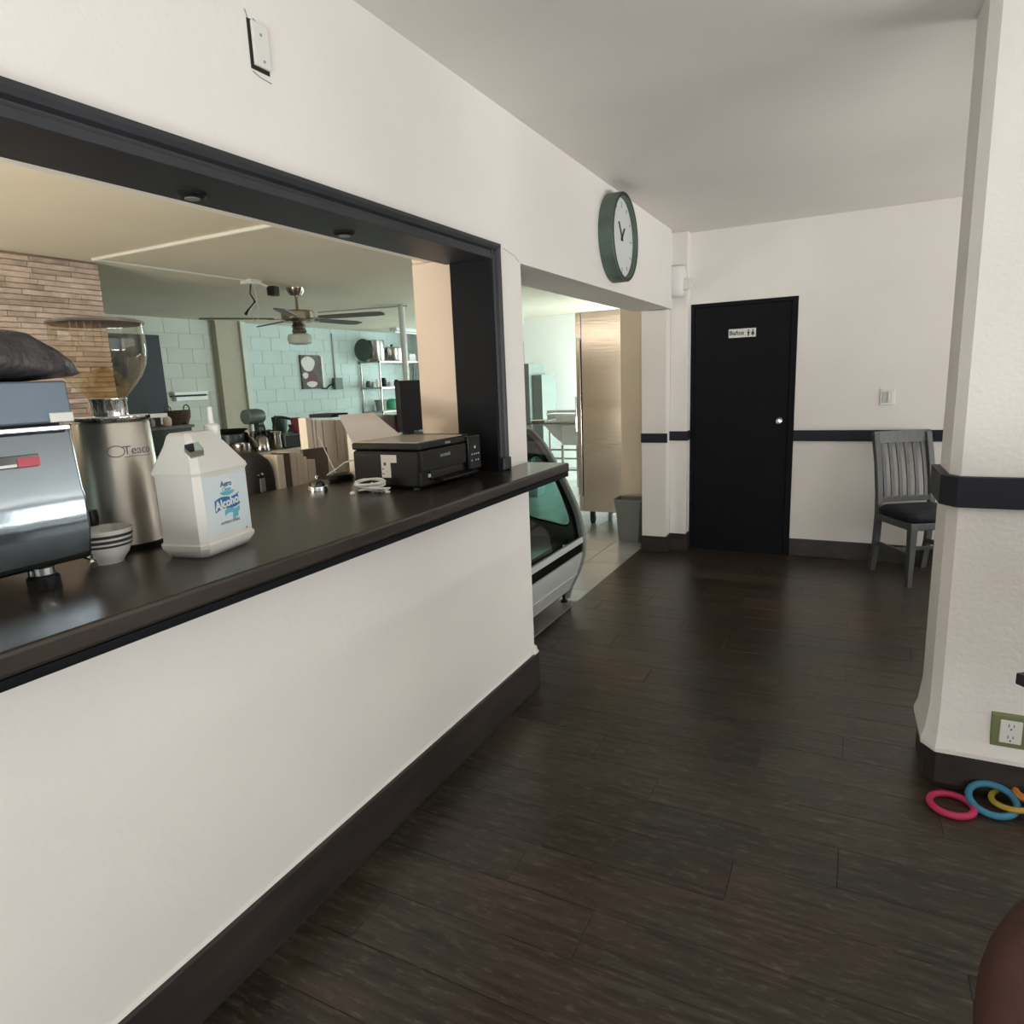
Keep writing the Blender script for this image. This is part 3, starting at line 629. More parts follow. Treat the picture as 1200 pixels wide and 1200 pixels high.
# ---- coiled white cable
c = P(437, 577, 'z', ZT); pts = []
for k in range(90):
    a = k/90*2*math.pi*6.0; rr = 0.030+0.010*math.sin(a*.37); e1_ = rr*1.45*math.cos(a)-0.012*math.sin(a*.13); e2_ = rr*.75*math.sin(a); pts.append((c.x+.889*e1_-.457*e2_, c.y+.457*e1_+.889*e2_, ZT+0.006+0.017*(1+math.sin(a*.31+1)+.4*math.sin(a*1.3))))
pts += [(c.x+0.05, c.y+0.005, ZT+0.006), (c.x+0.062, c.y+0.0, ZT+0.005)]
cb = tag(M().tube(pts, 0.0042, 6).build('cable', WHITEP, smooth=True), 'white cable coiled up in front of the black printer', 'cable')
M().box(c.x+0.06, c.x+0.074, c.y-0.006, c.y+0.006, ZT+0.001, ZT+0.009).build('plug', WHITEP, cb, bevel=.001)
M().ring((c.x, c.y, ZT+0.018), 0.016, 0.003, (.889, .457, 0.1), 20, 6).build('tie_loop', WHITEP, cb, smooth=True)
c = P(413, 579, 'z', ZT)
tag(M().lathe([(0.009, 0), (0.010, .004), (0.006, .009), (0.0, .010)], c, 12).build('crumpled_paper_scrap', PAPER, smooth=True), 'tiny pale scrap lying on the counter between bell and cable', 'scrap')

# ---- printer
t = thing('printer', (-1.53, 2.18, ZT), 'black ink tank printer standing by the hatch jamb', 'printer')
x0, x1, y0, y1 = -1.69, -1.376, 1.985, 2.392
M().box(x0, x1-0.012, y0, y1, ZT+0.005, 1.262).build('body', BLKP, t, bevel=0.012)
M().box(x0, x1-0.004, y0-0.001, y1+.001, 1.264, 1.290).build('scanner_lid', BLKP, t, bevel=0.006)
M().box(x0+0.008, x1-0.02, y0+0.006, y1-0.09, 1.290, 1.2935).build('lid_top', mat('lit_grey_lid', (0.46, 0.40, 0.33), 0.25, noise=0.08), t, bevel=0.001)  # grey lid, the light falling on it put into the colour
M().box(x1-0.014, x1+0.002, y0+0.004, 2.292, 1.185, 1.262).build('front_panel', BLKP, t, bevel=0.004)
M().box(x1-0.014, x1+0.012, 2.300, y1+0.002, 1.150, 1.288).build('control_panel', BLKG, t, bevel=0.006)
M().box(x1-0.10, x1+0.03, y0+0.09, 2.34, 1.142, 1.150).build('paper_tray', BLKP, t, bevel=0.002)
M().box(x1-0.02, x1-0.006, y0+0.06, 2.292, 1.152, 1.184).build('output_slot', BLKG, t)
for q in ((x0+.03, y0+.03), (x0+.03, y1-.03), (x1-.05, y0+.03), (x1-.05, y1-.03)):
    M().lathe([(0.012, 0), (0.012, 0.013)], (q[0], q[1], ZT), 12).build('foot', GREYP, t)
m = M(); 
for k, (dy, dz) in enumerate(((.045, 1.240), (.02, 1.213), (.038, 1.213), (.055, 1.213), (.072, 1.213), (.018, 1.188), (.05, 1.188), (.068, 1.188))):
    m.lathe([(0.0035 if k else 0.006, 0), (0.0035 if k else .006, .0012)], (x1+0.0115, 2.300+dy, dz), 10, 'x')
m.build('buttons', LGREYP, t)
text('lettering', 'ecotank', 0.022, GINK, t, plane_mtx((x1+0.0025, 2.14, 1.235), (0, 1, 0), (0, 0, 1)))
text('lettering', 'EPSON', 0.012, LGREYP, t, plane_mtx((x1-0.003, 2.17, 1.276), (0, 1, 0), (0, 0, 1)))
s1 = P(446, 533, 'y', y0); s2 = P(463, 560, 'y', y0)
m = M(); xa, xb, za, zb = s1.x, s2.x, s2.z, s1.z; m.prism([(xa, za), (xa+(xb-xa)*.72, za), (xa+(xb-xa)*.72, za+(zb-za)*.66), (xb+.012, za+(zb-za)*.66), (xb+.012, zb), (xa, zb)], 'y', y0-0.001, y0+.001); 
sk = m.build('sticker', PAPER, t)
m = M().box(xa+.012, xa+.022, y0-.0016, y0, za+.045, za+.056).box(xa+.004, xa+.012, y0-.0016, y0, za+.012, za+.016).box(xa+.004, xa+.011, y0-.0016, y0, za+.03, za+.034); m.build('sticker_print', INK, sk)
M().box(x1-.001, x1+.003, y0+.035, y0+.048, 1.163, 1.175).build('front_label', LGREYP, t)
# paper standing in the rear feed
m = M(); q = [P(398, 487, 'x', -1.80), P(437, 484, 'x', -1.86), P(466, 511, 'x', -1.72), P(418, 516, 'x', -1.665)]
q = [P(397, 487, 'x', -1.90), P(438, 484, 'x', -1.90), Vector((-1.692, 2.30, 1.292)), Vector((-1.692, 2.0, 1.285))]
m.loft([q, [v+Vector((-.004, 0, .002)) for v in q]])
tag(m.build('paper_sheet', PAPER), 'pale sheet of paper leaning back behind the black printer', 'paper')

# ---- desk behind the counter with folders, bag and monitor
DZt = 0.90
t = thing('desk', (-2.6, 2.6, 0), 'low dark desk behind the counter carrying folders', 'desk')
M().box(-3.1, -2.06, 1.2, 2.84, DZt-0.03, DZt).build('desk_top', BROWNC, t, bevel=.003)
for q in ((-3.05, 1.25), (-3.05, 2.79), (-2.12, 1.25), (-2.12, 2.79)): M().box(q[0]-.025, q[0]+.025, q[1]-.025, q[1]+.025, 0, DZt-.03).build('leg', BLKP, t)
def upright(px0, px1, pytop, x, depth, material, name, label, cat, group=None, z0=DZt, lean=0, pyr=None):
    a = P(px0, pytop, 'x', x); b = P(px1, pytop if pyr is None else pyr, 'x', x)
    m = M(); m.loft([[Vector((x, a.y, z0)), Vector((x, b.y, z0)), Vector((x-depth, b.y, z0)), Vector((x-depth, a.y, z0))],
                     [Vector((x, a.y+lean, a.z)), Vector((x, b.y+lean, b.z)), Vector((x-depth, b.y+lean, b.z)), Vector((x-depth, a.y+lean, a.z))]])
    return tag(m.build(name, material, bevel=.001), label, cat, group)
# lower file row in front (x=-2.25)
names = [('leftmost cream folder of the low row beside the black bag', 324, 332, 533, KRAFT), ('brown folder second in the low row on the desk', 333, 339, 531, BROWNC),
         ('wide cream folder third in the low row on the desk', 340, 346, 530, KRAFT), ('cream folder in the middle of the low row', 347, 351.5, 530, KRAFT),
         ('thin cream folder right of the middle of the low row', 352, 355, 531, KRAFT), ('short thin cream folder near the end of the low row', 356, 359, 535, KRAFT), ('short wide cream folder last in the low row', 361, 369, 538, KRAFT)]
for lb_, a, b, tp, mt in names: upright(a, b, tp, -2.18, .08, mt, 'folder', lb_, 'folder', 'folders in the low row on the desk')
upright(355, 383, 527, -2.42, .02, BROWNC, 'folder_box', 'dark brown card box standing behind the low folders', 'box', pyr=524)
# taller row of magazines behind (x=-2.5)
for k, (a, b, tp, lab) in enumerate(((358, 365, 490, 'pinkish cream file first in the tall row'), (366, 369, 491, 'thin cream file second in the tall row'), (370, 377, 492, 'cream file third in the tall row behind the cable'),
                                     (378, 392, 492, 'widest cream file in the middle of the tall row'), (393, 402, 492, 'grey cream file fifth in the tall row'), (403, 412, 494, 'cream file last in the tall row beside the printer'))):
    upright(a, b-.6, tp, -2.46-.004*k, .05, KRAFT, 'file_holder', lab, 'file', 'tall files standing behind the printer')
a = P(379, 489, 'x', -2.56)
tag(M().box(-2.66, -2.50, a.y, a.y+.13, P(379, 491, 'x', -2.5).z+.003, P(379, 491, 'x', -2.5).z+.022).build('notebook', BAND), 'dark notebook lying on top of the tall files', 'notebook')
# pink-white document wallet right of the paper sheet
upright(439, 462, 486, -2.20, .03, mat('pinkish_card', (0.62, 0.54, 0.53), .7, noise=.05), 'document_wallet', 'pinkish document wallet standing behind the paper sheet', 'folder')
upright(463, 466, 486, -2.21, .03, MAROON, 'maroon_folder', 'thin maroon folder between the wallet and the monitor', 'folder')
# round-shouldered black bag
a = P(283, 540, 'x', -2.2); b = P(324, 540, 'x', -2.2); top = P(300, 531, 'x', -2.2).z
t = thing('backpack', ((-2.3), (a.y+b.y)/2, DZt), 'black rounded backpack behind the counter beside the jug', 'bag')
rings = []
for xx, e in ((-2.40, .03), (-2.37, .005), (-2.25, 0), (-2.2, .02), (-2.185, .05)):
    hw = (b.y-a.y)/2-e; hh = (top-DZt)-e; ym = (a.y+b.y)/2
    rings.append([Vector((xx, ym+hw*(abs(math.cos(q_))**.7)*(1 if math.cos(q_) > 0 else -1), DZt+(hh*.5)*(1+(abs(math.sin(q_))**.6)*(1 if math.sin(q_) > 0 else -1)))) for q_ in [2*math.pi*k/32 for k in range(32)]])
M().loft(rings).build('shell', mat('black_bag_fabric', (0.018, 0.016, 0.017), .7, noise=.2, bump=.3, bscale=100), t, smooth=True, angle=50)
c = P(306, 557, 'x', -2.183); m = M().lathe([(.010, 0), (.010, .004), (0, .006)], c, 14, 'x'); m.lathe([(.006, 0), (.006, .004), (0, .005)], c+Vector((0, -.02, .0)), 12, 'x'); m.build('silver_badge', CHROME, t, smooth=True)
c2 = P(308, 568, 'x', -2.184); M().box(-2.19, -2.181, c2.y-.014, c2.y+.014, c2.z-.03, c2.z+.028).build('front_flap', GREYP, t, bevel=.003)
# pen / stick crossing
tag(M().tube([P(371, 507, 'x', -2.10), P(397, 561, 'z', ZT+.002)], .0022, 6).build('antenna', LGREYP), 'thin grey rod leaning behind the call bell', 'rod')
tag(M().tube([P(383, 557, 'x', -1.93), P(395, 549, 'x', -1.90), P(404, 542, 'x', -1.86), P(414, 539, 'x', -1.80), P(418, 541, 'x', -1.74)], .0035, 6).build('power_cable', LGREYP, smooth=True), 'grey cable rising over the counter edge to the back of the printer', 'cable')
q = P(414, 508, 'x', -1.88)
tag(M().box(-1.90, -1.86, q.y-.018, q.y+.02, ZT, q.z).build('carton', PAPER, bevel=.001), 'narrow white carton standing at the rear corner of the printer', 'carton')
# dark pouch around printer feet
c = P(400, 563, 'z', ZT); 
m = M(); rr = []
for z_, s_ in ((0, .9), (.012, 1.0), (.026, .85), (.032, .5)):
    rr.append([Vector((c.x+.04*s_*math.cos(q_)*(1+.15*math.sin(3*q_)), c.y+.065*s_*math.sin(q_), ZT+z_)) for q_ in [2*math.pi*k/24 for k in range(24)]])
tag(m.loft(rr).build('power_adapter', BLKP, smooth=True), 'flat black power adapter lying between bell and printer', 'adapter')
# monitor seen from behind
mx = -2.09
a = P(467, 446, 'x', mx); b = P(492, 446, 'x', mx); zb = P(470, 507, 'x', mx).z
t = thing('monitor', (mx, (a.y+b.y)/2, DZt), 'black monitor turned sideways beside the cream column', 'monitor')
M().box(mx-.03, mx, a.y, b.y+.02, zb, a.z).build('screen_back', BLKP, t, bevel=.006)
M().box(mx-.05, mx-.01, (a.y+b.y)/2-.03, (a.y+b.y)/2+.03, DZt+.012, zb+.1).build('stand', BLKP, t, bevel=.004)
M().box(mx-.12, mx+.07, (a.y+b.y)/2-.07, (a.y+b.y)/2+.07, DZt, DZt+.014).build('foot', BLKP, t, bevel=.004)

# ============================================================ hatch lights
for px, lab in ((220, 'left small black spotlight under the hatch lining'), (399, 'right small black spotlight under the hatch lining')):
    c = P(px, 229 if px == 220 else 273.5, 'z', 1.976)
    t = thing('spotlight', (c.x, c.y, 1.976), lab, 'spotlight')
    M().lathe([(0.034, 0.002), (0.034, -0.004), (0.027, -0.010), (0.0, -0.010)], (c.x+.015, c.y, 1.976), 24).build('housing', BLKP, t, smooth=True)
    M().lathe([(0.018, -0.010), (0.018, -0.0115), (0, -0.0115)], (c.x+.015, c.y, 1.976), 16).build('lens', GREYP, t)

# ---- switch plate high on the wall
a = P(293, 30, 'x', XW); 
t = thing('blank_plate', (XW, 1.375, 2.325), 'white blank plate over a ragged box high on the left wall', 'switch plate')
M().box(XW-.002, XW+.002, 1.346, 1.404, 2.268, 2.378).build('box_hole', mat('dark_gap', (.03, .028, .024), .9, noise=.2), t)
M().box(XW+.004, XW+.012, 1.352, 1.402, 2.276, 2.374).build('plate', WHITEP, t, bevel=.002)
for q in ((1.376, 2.348), (1.38, 2.290)): M().lathe([(.0035, .012), (.0035, .0135), (0, .0137)], (XW, q[0], q[1]), 8, 'x').build('screw', GINK, t)
for q, w_ in (([(1.35, 2.262), (1.37, 2.256), (1.408, 2.253)], .0012), ([(1.343, 2.395), (1.349, 2.38)], .0014), ([(1.366, 2.382), (1.38, 2.376), (1.40, 2.378)], .0025)): M().tube([(XW+.001, *p_) for p_ in q], w_, 5).build('plaster_crack', GINK, t)

# ---- clock
cy, cz, rc = 4.085, 2.297, 0.250
t = thing('wall_clock', (XW, cy, cz), 'round wall clock with deep green-grey drum rim above the opening', 'clock')
M().lathe([(rc, 0.0), (rc, 0.082), (rc-.004, .086), (rc-.022, .086), (rc-.026, .080), (rc-.026, .03), (rc-.026, 0)], (XW, cy, cz), 72, 'x').build('case', CLOCKG, t, smooth=True, angle=30)
M().lathe([(rc-.027, .03), (rc-.027, .058), (0, .058)], (XW, cy, cz), 64, 'x').build('face', CLOCKF, t)
M().lathe([(rc-.004, .0865), (rc-.018, .0885), (rc-.022, .0865)], (XW, cy, cz), 64, 'x', cap=False).build('bezel', BLKP, t, smooth=True)
for k in range(12):
    m = M(); a = 2*math.pi*k/12; r0, r1 = (.175, .20) if k % 3 else (.165, .20); dy, dz = math.sin(a), math.cos(a)
    m.tube([(XW+.0585, cy+r0*dy, cz+r0*dz), (XW+.0585, cy+r1*dy, cz+r1*dz)], .003, 4); m.build('hour_mark', GINK, t)
for nm, a, l, wd in (('hour_hand', R(40), .075, .005), ('minute_hand', R(-35), .10, .004)):
    m = M(); m.tube([(XW+.062, cy-.02*math.sin(a), cz-.02*math.cos(a)), (XW+.062, cy+l*math.sin(a), cz+l*math.cos(a))], wd, 4); m.build(nm, INK, t)
M().lathe([(.010, .058), (.010, .066), (0, .067)], (XW, cy, cz), 16, 'x').build('hub', INK, t)

# ---- white fixture on pier
c = P(795, 330, 'y', 5.655)
t = thing('wall_fixture', (c.x, 5.655, c.z), 'small white wall fixture with rounded cover high on the pier', 'wall fixture')
M().box(c.x-.075, c.x-.03, 5.60, 5.655, c.z-.12, c.z+.10).build('mounting_box', WHITEP, t, bevel=.012)
m = M(); rr = []
for z_, w_ in ((-.125, .045), (-.105, .066), (-.04, .072), (.05, .072), (.10, .070), (.112, .05)): rr.append([Vector((c.x-.005+w_*math.cos(q_), 5.60-.06*max(0, math.sin(q_))*(w_/.072)+(.05 if math.sin(q_) < 0 else 0), c.z+z_)) for q_ in [2*math.pi*k/28 for k in range(28)]])
m.loft(rr).build('cover', WHITEP, t, smooth=True, angle=50)
M().lathe([(0, -.02), (.045, -.018), (.05, 0), (.05, .03)], (c.x+.065, 5.59, c.z-.03), 24, 'y').build('side_disc', WHITEP, t, smooth=True)

# ---- far wall light switch
c = P(1040, 465, 'y', YF); t = thing('light_switch', (c.x, YF, c.z), 'white double light switch on the far wall above the chair', 'light switch')
M().box(c.x-.048, c.x+.048, YF-.008, YF, c.z-.06, c.z+.06).build('plate', WHITEP, t, bevel=.003)
M().box(c.x+.002, c.x+.034, YF-.014, YF-.008, c.z-.04, c.z+.04).build('rocker', WHITEG, t, bevel=.002)
M().box(c.x-.034, c.x-.002, YF-.011, YF-.008, c.z-.04, c.z+.04).build('rocker', LGREYP, t, bevel=.002)

# ---- green outlet on the pillar
a = P(1164, 833, 'y', 2.62); c = Vector((a.x+.052, 2.62, a.z-.062))
t = thing('power_outlet', tuple(c), 'olive green framed socket low on the right pillar', 'socket')
m = M(); o1 = [(-.057, -.062), (.057, -.062), (.057, .062), (-.057, .062)]; i1 = [(-.033, -.043), (.033, -.043), (.033, .043), (-.033, .043)]
m.loft([[Vector((c.x+a_*s_, 2.62-dp, c.z+b_*s_)) for a_, b_ in o1] for dp, s_ in ((0, 1), (.008, .98), (.012, .9))]); fr_ = m.build('frame', GREEN, t, bevel=.002)
M().box(c.x-.031, c.x+.031, 2.604, 2.612, c.z-.041, c.z+.041).build('socket_insert', WHITEP, t, bevel=.002)
for zz in (-.022, .020):
    for xx, h_ in ((-.007, .006), (.007, .005)): M().box(c.x+xx-.0012, c.x+xx+.0012, 2.6035, 2.6045, c.z+zz-h_+.004, c.z+zz+h_+.004).build('slot', INK, t)
    M().lathe([(.003, 0), (.003, -.0008), (0, -.0008)], (c.x, 2.6042, c.z+zz-.009), 8, 'y').build('slot', INK, t)

# ============================================================ kitchen doorway things
# curved glass display case: profile in x-z, extruded along y
prof = [(-1.987, 1.188), (-1.906, 1.165), (-1.816, 1.075), (-1.729, .935), (-1.654, .796), (-1.586, .639), (-1.556, .50), (-1.548, .42)]
low = [(-1.548, .42), (-1.556, .34), (-1.595, .219), (-1.650, .105), (-1.67, .03)]
def smooth_curve(p, n=4):
    out = []
    for i in range(len(p)-1):
        p0 = p[max(i-1, 0)]; p1 = p[i]; p2 = p[i+1]; p3 = p[min(i+2, len(p)-1)]
        for k in range(n):
            t_ = k/n; out.append(tuple(0.5*((2*p1[j])+(-p0[j]+p2[j])*t_+(2*p0[j]-5*p1[j]+4*p2[j]-p3[j])*t_*t_+(-p0[j]+3*p1[j]-3*p2[j]+p3[j])*t_**3) for j in range(2)))
    out.append(p[-1]); return out
GP = smooth_curve(prof); LP = smooth_curve(low)
SY0, SY1 = 2.90, 4.06
t = thing('display_case', (-1.95, 3.5, 0), 'curved glass refrigerated display case in the kitchen doorway', 'display case')
xb = -2.35
def strip(pts, th, a, b):
    inner = []
    for i, p in enumerate(pts):
        q0 = pts[max(i-1, 0)]; q1 = pts[min(i+1, len(pts)-1)]; dx, dz = q1[0]-q0[0], q1[1]-q0[1]; l = math.hypot(dx, dz); nx_, nz_ = dz/l, -dx/l
        if nx_ > 0: nx_, nz_ = -nx_, -nz_
        inner.append((p[0]+nx_*th, p[1]+nz_*th))
    m = M()
    for i in range(len(pts)-1): m.prism([pts[i], pts[i+1], inner[i+1], inner[i]], 'y', a, b)
    return m, inner
# glass shell
m, inn = strip([p for p in GP if p[1] > .47], .006, SY0+.04, SY1-.045)
vs = [p for p in GP if p[1] > .44]
g = M(); g.v = [(p[0]-.008, yy, p[1]) for yy in (SY0+.03, SY1-.04) for p in vs]; n_ = len(vs); g.f = [(i, i+1, n_+i+1, n_+i) for i in range(n_-1)]
g.build('front_glass', SGLASS, t, smooth=True, angle=80)
# end frames
for yy, nm in ((SY1, 'end_frame'), (SY0+.035, 'end_frame')):
    m, _ = strip(GP+LP[1:], .035, yy-.035, yy); m.build(nm, GREYP, t)
    m, _ = strip([(p[0]-.036, p[1]-.0) for p in GP], .03, yy-.03, yy-.006); m.build('seal', BLKP, t)
    # end panel with a rounded window
    outer = [(p[0]-.05, p[1]-.02) for p in GP]+[(-2.3, .42), (-2.3, 1.15)]
    if yy == SY1:
        cxs, czs = -1.80, .76
        inner_ = smooth_curve([(-1.945, .97), (-1.885, 1.0), (-1.83, .965), (-1.74, .82), (-1.675, .66), (-1.65, .57), (-1.685, .535), (-1.78, .55), (-1.93, .58), (-1.965, .62), (-1.96, .80), (-1.945, .97)], 3)[:-1]
        cxs = sum(p[0] for p in inner_)/len(inner_); czs = sum(p[1] for p in inner_)/len(inner_)
        # project outer outline at the angles of the inner points
        def hit_outer(a_):
            best = 9; dx, dz = math.cos(a_), math.sin(a_)
            for i in range(len(outer)):
                p, q2 = outer[i], outer[(i+1) % len(outer)]; ex, ez = q2[0]-p[0], q2[1]-p[1]; den = dx*ez-dz*ex
                if abs(den) < 1e-9: continue
                tt = ((p[0]-cxs)*ez-(p[1]-czs)*ex)/den; ss = ((p[0]-cxs)*dz-(p[1]-czs)*dx)/den
                if tt > 0 and -1e-6 <= ss <= 1.000001: best = min(best, tt)
            return (cxs+dx*best, czs+dz*best)
        oo = [hit_outer(math.atan2(p[1]-czs, p[0]-cxs)) for p in inner_]; n_ = len(oo)
        m = M()
        for i in range(n_):
            j = (i+1) % n_; m.prism([oo[i], oo[j], inner_[j], inner_[i]], 'y', yy-.022, yy-.004)
        m.build('end_panel', mat('grey_brown_liner', (0.085, 0.082, 0.078), .5, noise=.1), t)
        m = M().tube([(p[0], yy-.022, p[1]) for p in inner_], .006, 6, closed=True); m.build('window_gasket', BLKP, t, smooth=True)
        M().prism(inner_, 'y', yy-.014, yy-.012).build('end_window', glassy('end_window_glass', (.62, .80, .78), 1.3), t)
    else:
        M().prism(outer, 'y', yy-.03, yy-.01).build('end_panel', GREYP, t)
M().box(-2.36, -2.30, SY0, SY1, .42, 1.19).build('rear_panel', mat('dark_liner', (.06, .06, .06), .5, noise=.1), t)
M().box(-2.36, -1.93, SY0, SY1, 1.172, 1.195).build('top_shelf', GREYP, t, bevel=.003)
M().box(-2.30, -1.66, SY0+.04, SY1-.04, .43, .455).build('floor_tray', STEEL, t)
M().box(-2.25, -1.90, SY0+.04, SY1-.05, .86, .868).build('inner_shelf', GREYP, t)
M().box(-2.0, -1.80, SY1-.16, SY1-.04, .915, .925).build('inner_bracket', BLKP, t)
# lower body: white rail, black stripe, white panel
def bandprof(z0, z1, off): 
    pts = [p for p in smooth_curve(prof+low[1:], 10) if z0 <= p[1] <= z1]; return [(p[0]+off-.012, p[1]) for p in pts]
for nm, z0, z1, off, mt in (('white_rail', .435, .475, .004, WHITEE), ('black_stripe', .372, .436, .0, BLKG), ('lower_panel', .095, .373, .002, WHITEE)):
    pts = bandprof(z0, z1, off); m, _ = strip(pts, .02, SY0+.036, SY1-.036); m.build(nm, mt, t, smooth=True)
pts = bandprof(.20, .225, .007); m, _ = strip(pts, .01, SY0+.036, SY1-.036); m.build('panel_ridge', WHITEE, t, smooth=True)
M().box(-2.33, -1.70, SY0+.03, SY1-.04, .06, .42).build('cabinet_body', BLKP, t)
for q in ((-2.28, SY0+.08), (-2.28, SY1-.08), (-1.72, SY0+.08), (-1.705, SY1-.03)): M().lathe([(.022, 0), (.022, .02), (.012, .022), (.012, .07)], (q[0], q[1], 0), 14).build('foot', BLKP, t, smooth=True)

# fridge
t = thing('refrigerator', (-2.2, 6.75, 0), 'tall stainless steel upright refrigerator on casters', 'refrigerator')
fx0, fx1, fy0, fy1 = -2.455, -1.72, 6.4, 7.1
M().box(fx0, fx1, fy0, fy1, .135, 2.115).build('cabinet', FSTEEL, t, bevel=.004)
M().box(fx0-.058, fx0-.010, fy0-.0, fy1, .30, 1.86).build('door', FSTEEL, t, bevel=.006)
M().box(fx0-.010, fx0, fy0+.012, fy1-.01, .30, 1.86).build('door_seal', BLKP, t)
M().box(fx0-.058, fx0, fy0, fy1, 1.868, 2.115).build('top_grille', FSTEEL, t, bevel=.004)
M().box(fx0-.05, fx0, fy0, fy1, .135, .292).build('kick_panel', STEEL, t, bevel=.004)
M().tube([(fx0-.058, fy0+.09, 1.3), (fx0-.10, fy0+.09, 1.3), (fx0-.10, fy0+.09, .95), (fx0-.058, fy0+.09, .95)], .011, 8).build('door_handle', CHROME, t, smooth=True)
for q in ((fx0+.07, fy0+.07), (fx1-.08, fy0+.07), (fx0+.07, fy1-.07), (fx1-.08, fy1-.07)):
    w_ = M().lathe([(.0, -.014), (.05, -.014), (.05, .014), (0, .014)], (q[0], q[1], .05), 20, 'x').build('caster', BLKP, t, smooth=True)
    M().box(q[0]-.022, q[0]+.022, q[1]-.035, q[1]+.02, .045, .135).build('caster_fork', BLKP, w_, bevel=.004)
# bin
c = Vector((-1.80, 5.86, 0))
t = thing('waste_bin', tuple(c), 'grey plastic waste bin beside the steel refrigerator', 'bin')
def rr_(hx, hy, z, ch=.03): return [Vector((c.x+a_, c.y+b_, z)) for a_, b_ in ((-hx+ch, -hy), (hx-ch, -hy), (hx-ch*.3, -hy+ch*.3), (hx, -hy+ch), (hx, hy-ch), (hx-ch*.3, hy-ch*.3), (hx-ch, hy), (-hx+ch, hy), (-hx+ch*.3, hy-ch*.3), (-hx, hy-ch), (-hx, -hy+ch), (-hx+ch*.3, -hy+ch*.3))]
M().loft([rr_(.098, .070, 0), rr_(.100, .072, .01), rr_(.118, .088, .30), rr_(.125, .094, .302), rr_(.130, .098, .385), rr_(.126, .094, .385), rr_(.114, .084, .30), rr_(.094, .066, .012)], cap=True).build('body', mat('bin_grey_plastic', (.20, .215, .205), .5, noise=.05), t, smooth=True, angle=35)
M().loft([rr_(.128, .096, .378), rr_(.137, .104, .380), rr_(.138, .105, .394), rr_(.128, .096, .397), rr_(.126, .094, .385)], cap=False).build('rim', GREYP, t, smooth=True)

# sink unit and dish rack in the bright area
t = thing('sink', (-3.6, 8.9, 0), 'white steel sink table against the bright kitchen wall', 'sink')
M().box(-4.10, -2.9, 8.55, 9.25, .872, .90).build('sink_top', STEEL, t, bevel=.004)
M().box(-4.10, -2.9, 9.22, 9.25, .90, 1.03).build('splashback', WHITEE, t, bevel=.004)
M().box(-3.62, -3.1, 8.6, 9.1, .58, .872).build('basin', WHITEE, t, bevel=.02)
m = M().prism([(-3.98, .872), (-3.62, .872), (-3.62, .60), (-3.75, .70), (-3.88, .84)], 'y', 8.65, 9.1); m.build('side_bracket', WHITEE, t)
for q in ((-4.05, 8.6), (-2.95, 8.6), (-4.05, 9.2), (-2.95, 9.2), (-3.60, 8.6), (-3.38, 8.6)): M().tube([(q[0], q[1], 0), (q[0], q[1], .875 if q[0] not in (-3.60, -3.38) else .58)], .018, 10).build('leg', STEEL, t, smooth=True)
for zz in (.15, .32, .45): M().tube([(-4.05, 9.2, zz), (-2.95, 9.2, zz)], .014, 8).build('cross_rail', STEEL, t, smooth=True)
t = thing('dish_rack', (-3.65, 8.85, .90), 'wire dish rack with a black brush on the sink table', 'dish rack')
m = M()
for k in range(8): m.tube([(-3.86+.06*k, 8.70, .905), (-3.86+.06*k, 8.70, 1.0), (-3.86+.06*k, 9.05, 1.0), (-3.86+.06*k, 9.05, .905)], .004, 5)
for zz in (.91, 1.0): m.tube([(-3.88, 8.70, zz), (-3.36, 8.70, zz), (-3.36, 9.05, zz), (-3.88, 9.05, zz)], .006, 6, closed=True)
m.build('wires', WHITEE, t, smooth=True)
M().box(-3.62, -3.42, 8.66, 8.70, .905, .99).build('cutlery_tray', WHITEP, t, bevel=.004)
M().tube([(-3.46, 8.76, .93), (-3.28, 8.72, 1.12)], .007, 6).build('brush_handle', BLKP, t)
tag(M().loft([[Vector((-3.20+a_*s_, 8.64+b_*s_, z_)) for a_, b_ in ((-.16, -.04), (.12, -.06), (.16, .02), (-.10, .05))] for z_, s_ in ((.901, .6), (.92, 1), (.965, 1.1), (.985, .7))]).build('dark_pan', DGREEN, smooth=True, bevel=.006), 'dark oblong pan beside the dish rack', 'pan')
tag(M().lathe([(.0, 0), (.08, .0), (.12, .02), (.115, .022), (.075, .008), (0, .008)], (-4.01, 8.72, .90), 28).build('white_plate', WHITEG, smooth=True), 'white plate at the left end of the sink table', 'plate')
t = thing('kitchen_cabinet', (-4.3, 9.8, 0), 'pale grey-green cabinets left of the bright wall', 'cabinet')
M().box(-4.75, -4.36, 9.2, 9.8, 0, 1.72).build('tall_body', mat('pale_green_grey', (.20, .24, .22), .5, noise=.05), t, bevel=.004)
M().box(-4.355, -4.2, 9.3, 9.8, 0, 1.55).build('low_body', MATS['pale_green_grey'], t, bevel=.004)
t = thing('white_bucket', (-3.75, 7.9, 0), 'pale crate on the floor beneath the sink', 'bucket')
M().loft([[Vector((-3.75+a_*s_, 7.9+b_*s_, z_)) for a_, b_ in ((-.15, -.15), (.15, -.15), (.15, .15), (-.15, .15))] for z_, s_ in ((0, .85), (.24, 1), (.25, 1.04), (.265, 1.04), (.265, .97), (.02, .82))]).build('shell', LGREYP, t, bevel=.01)

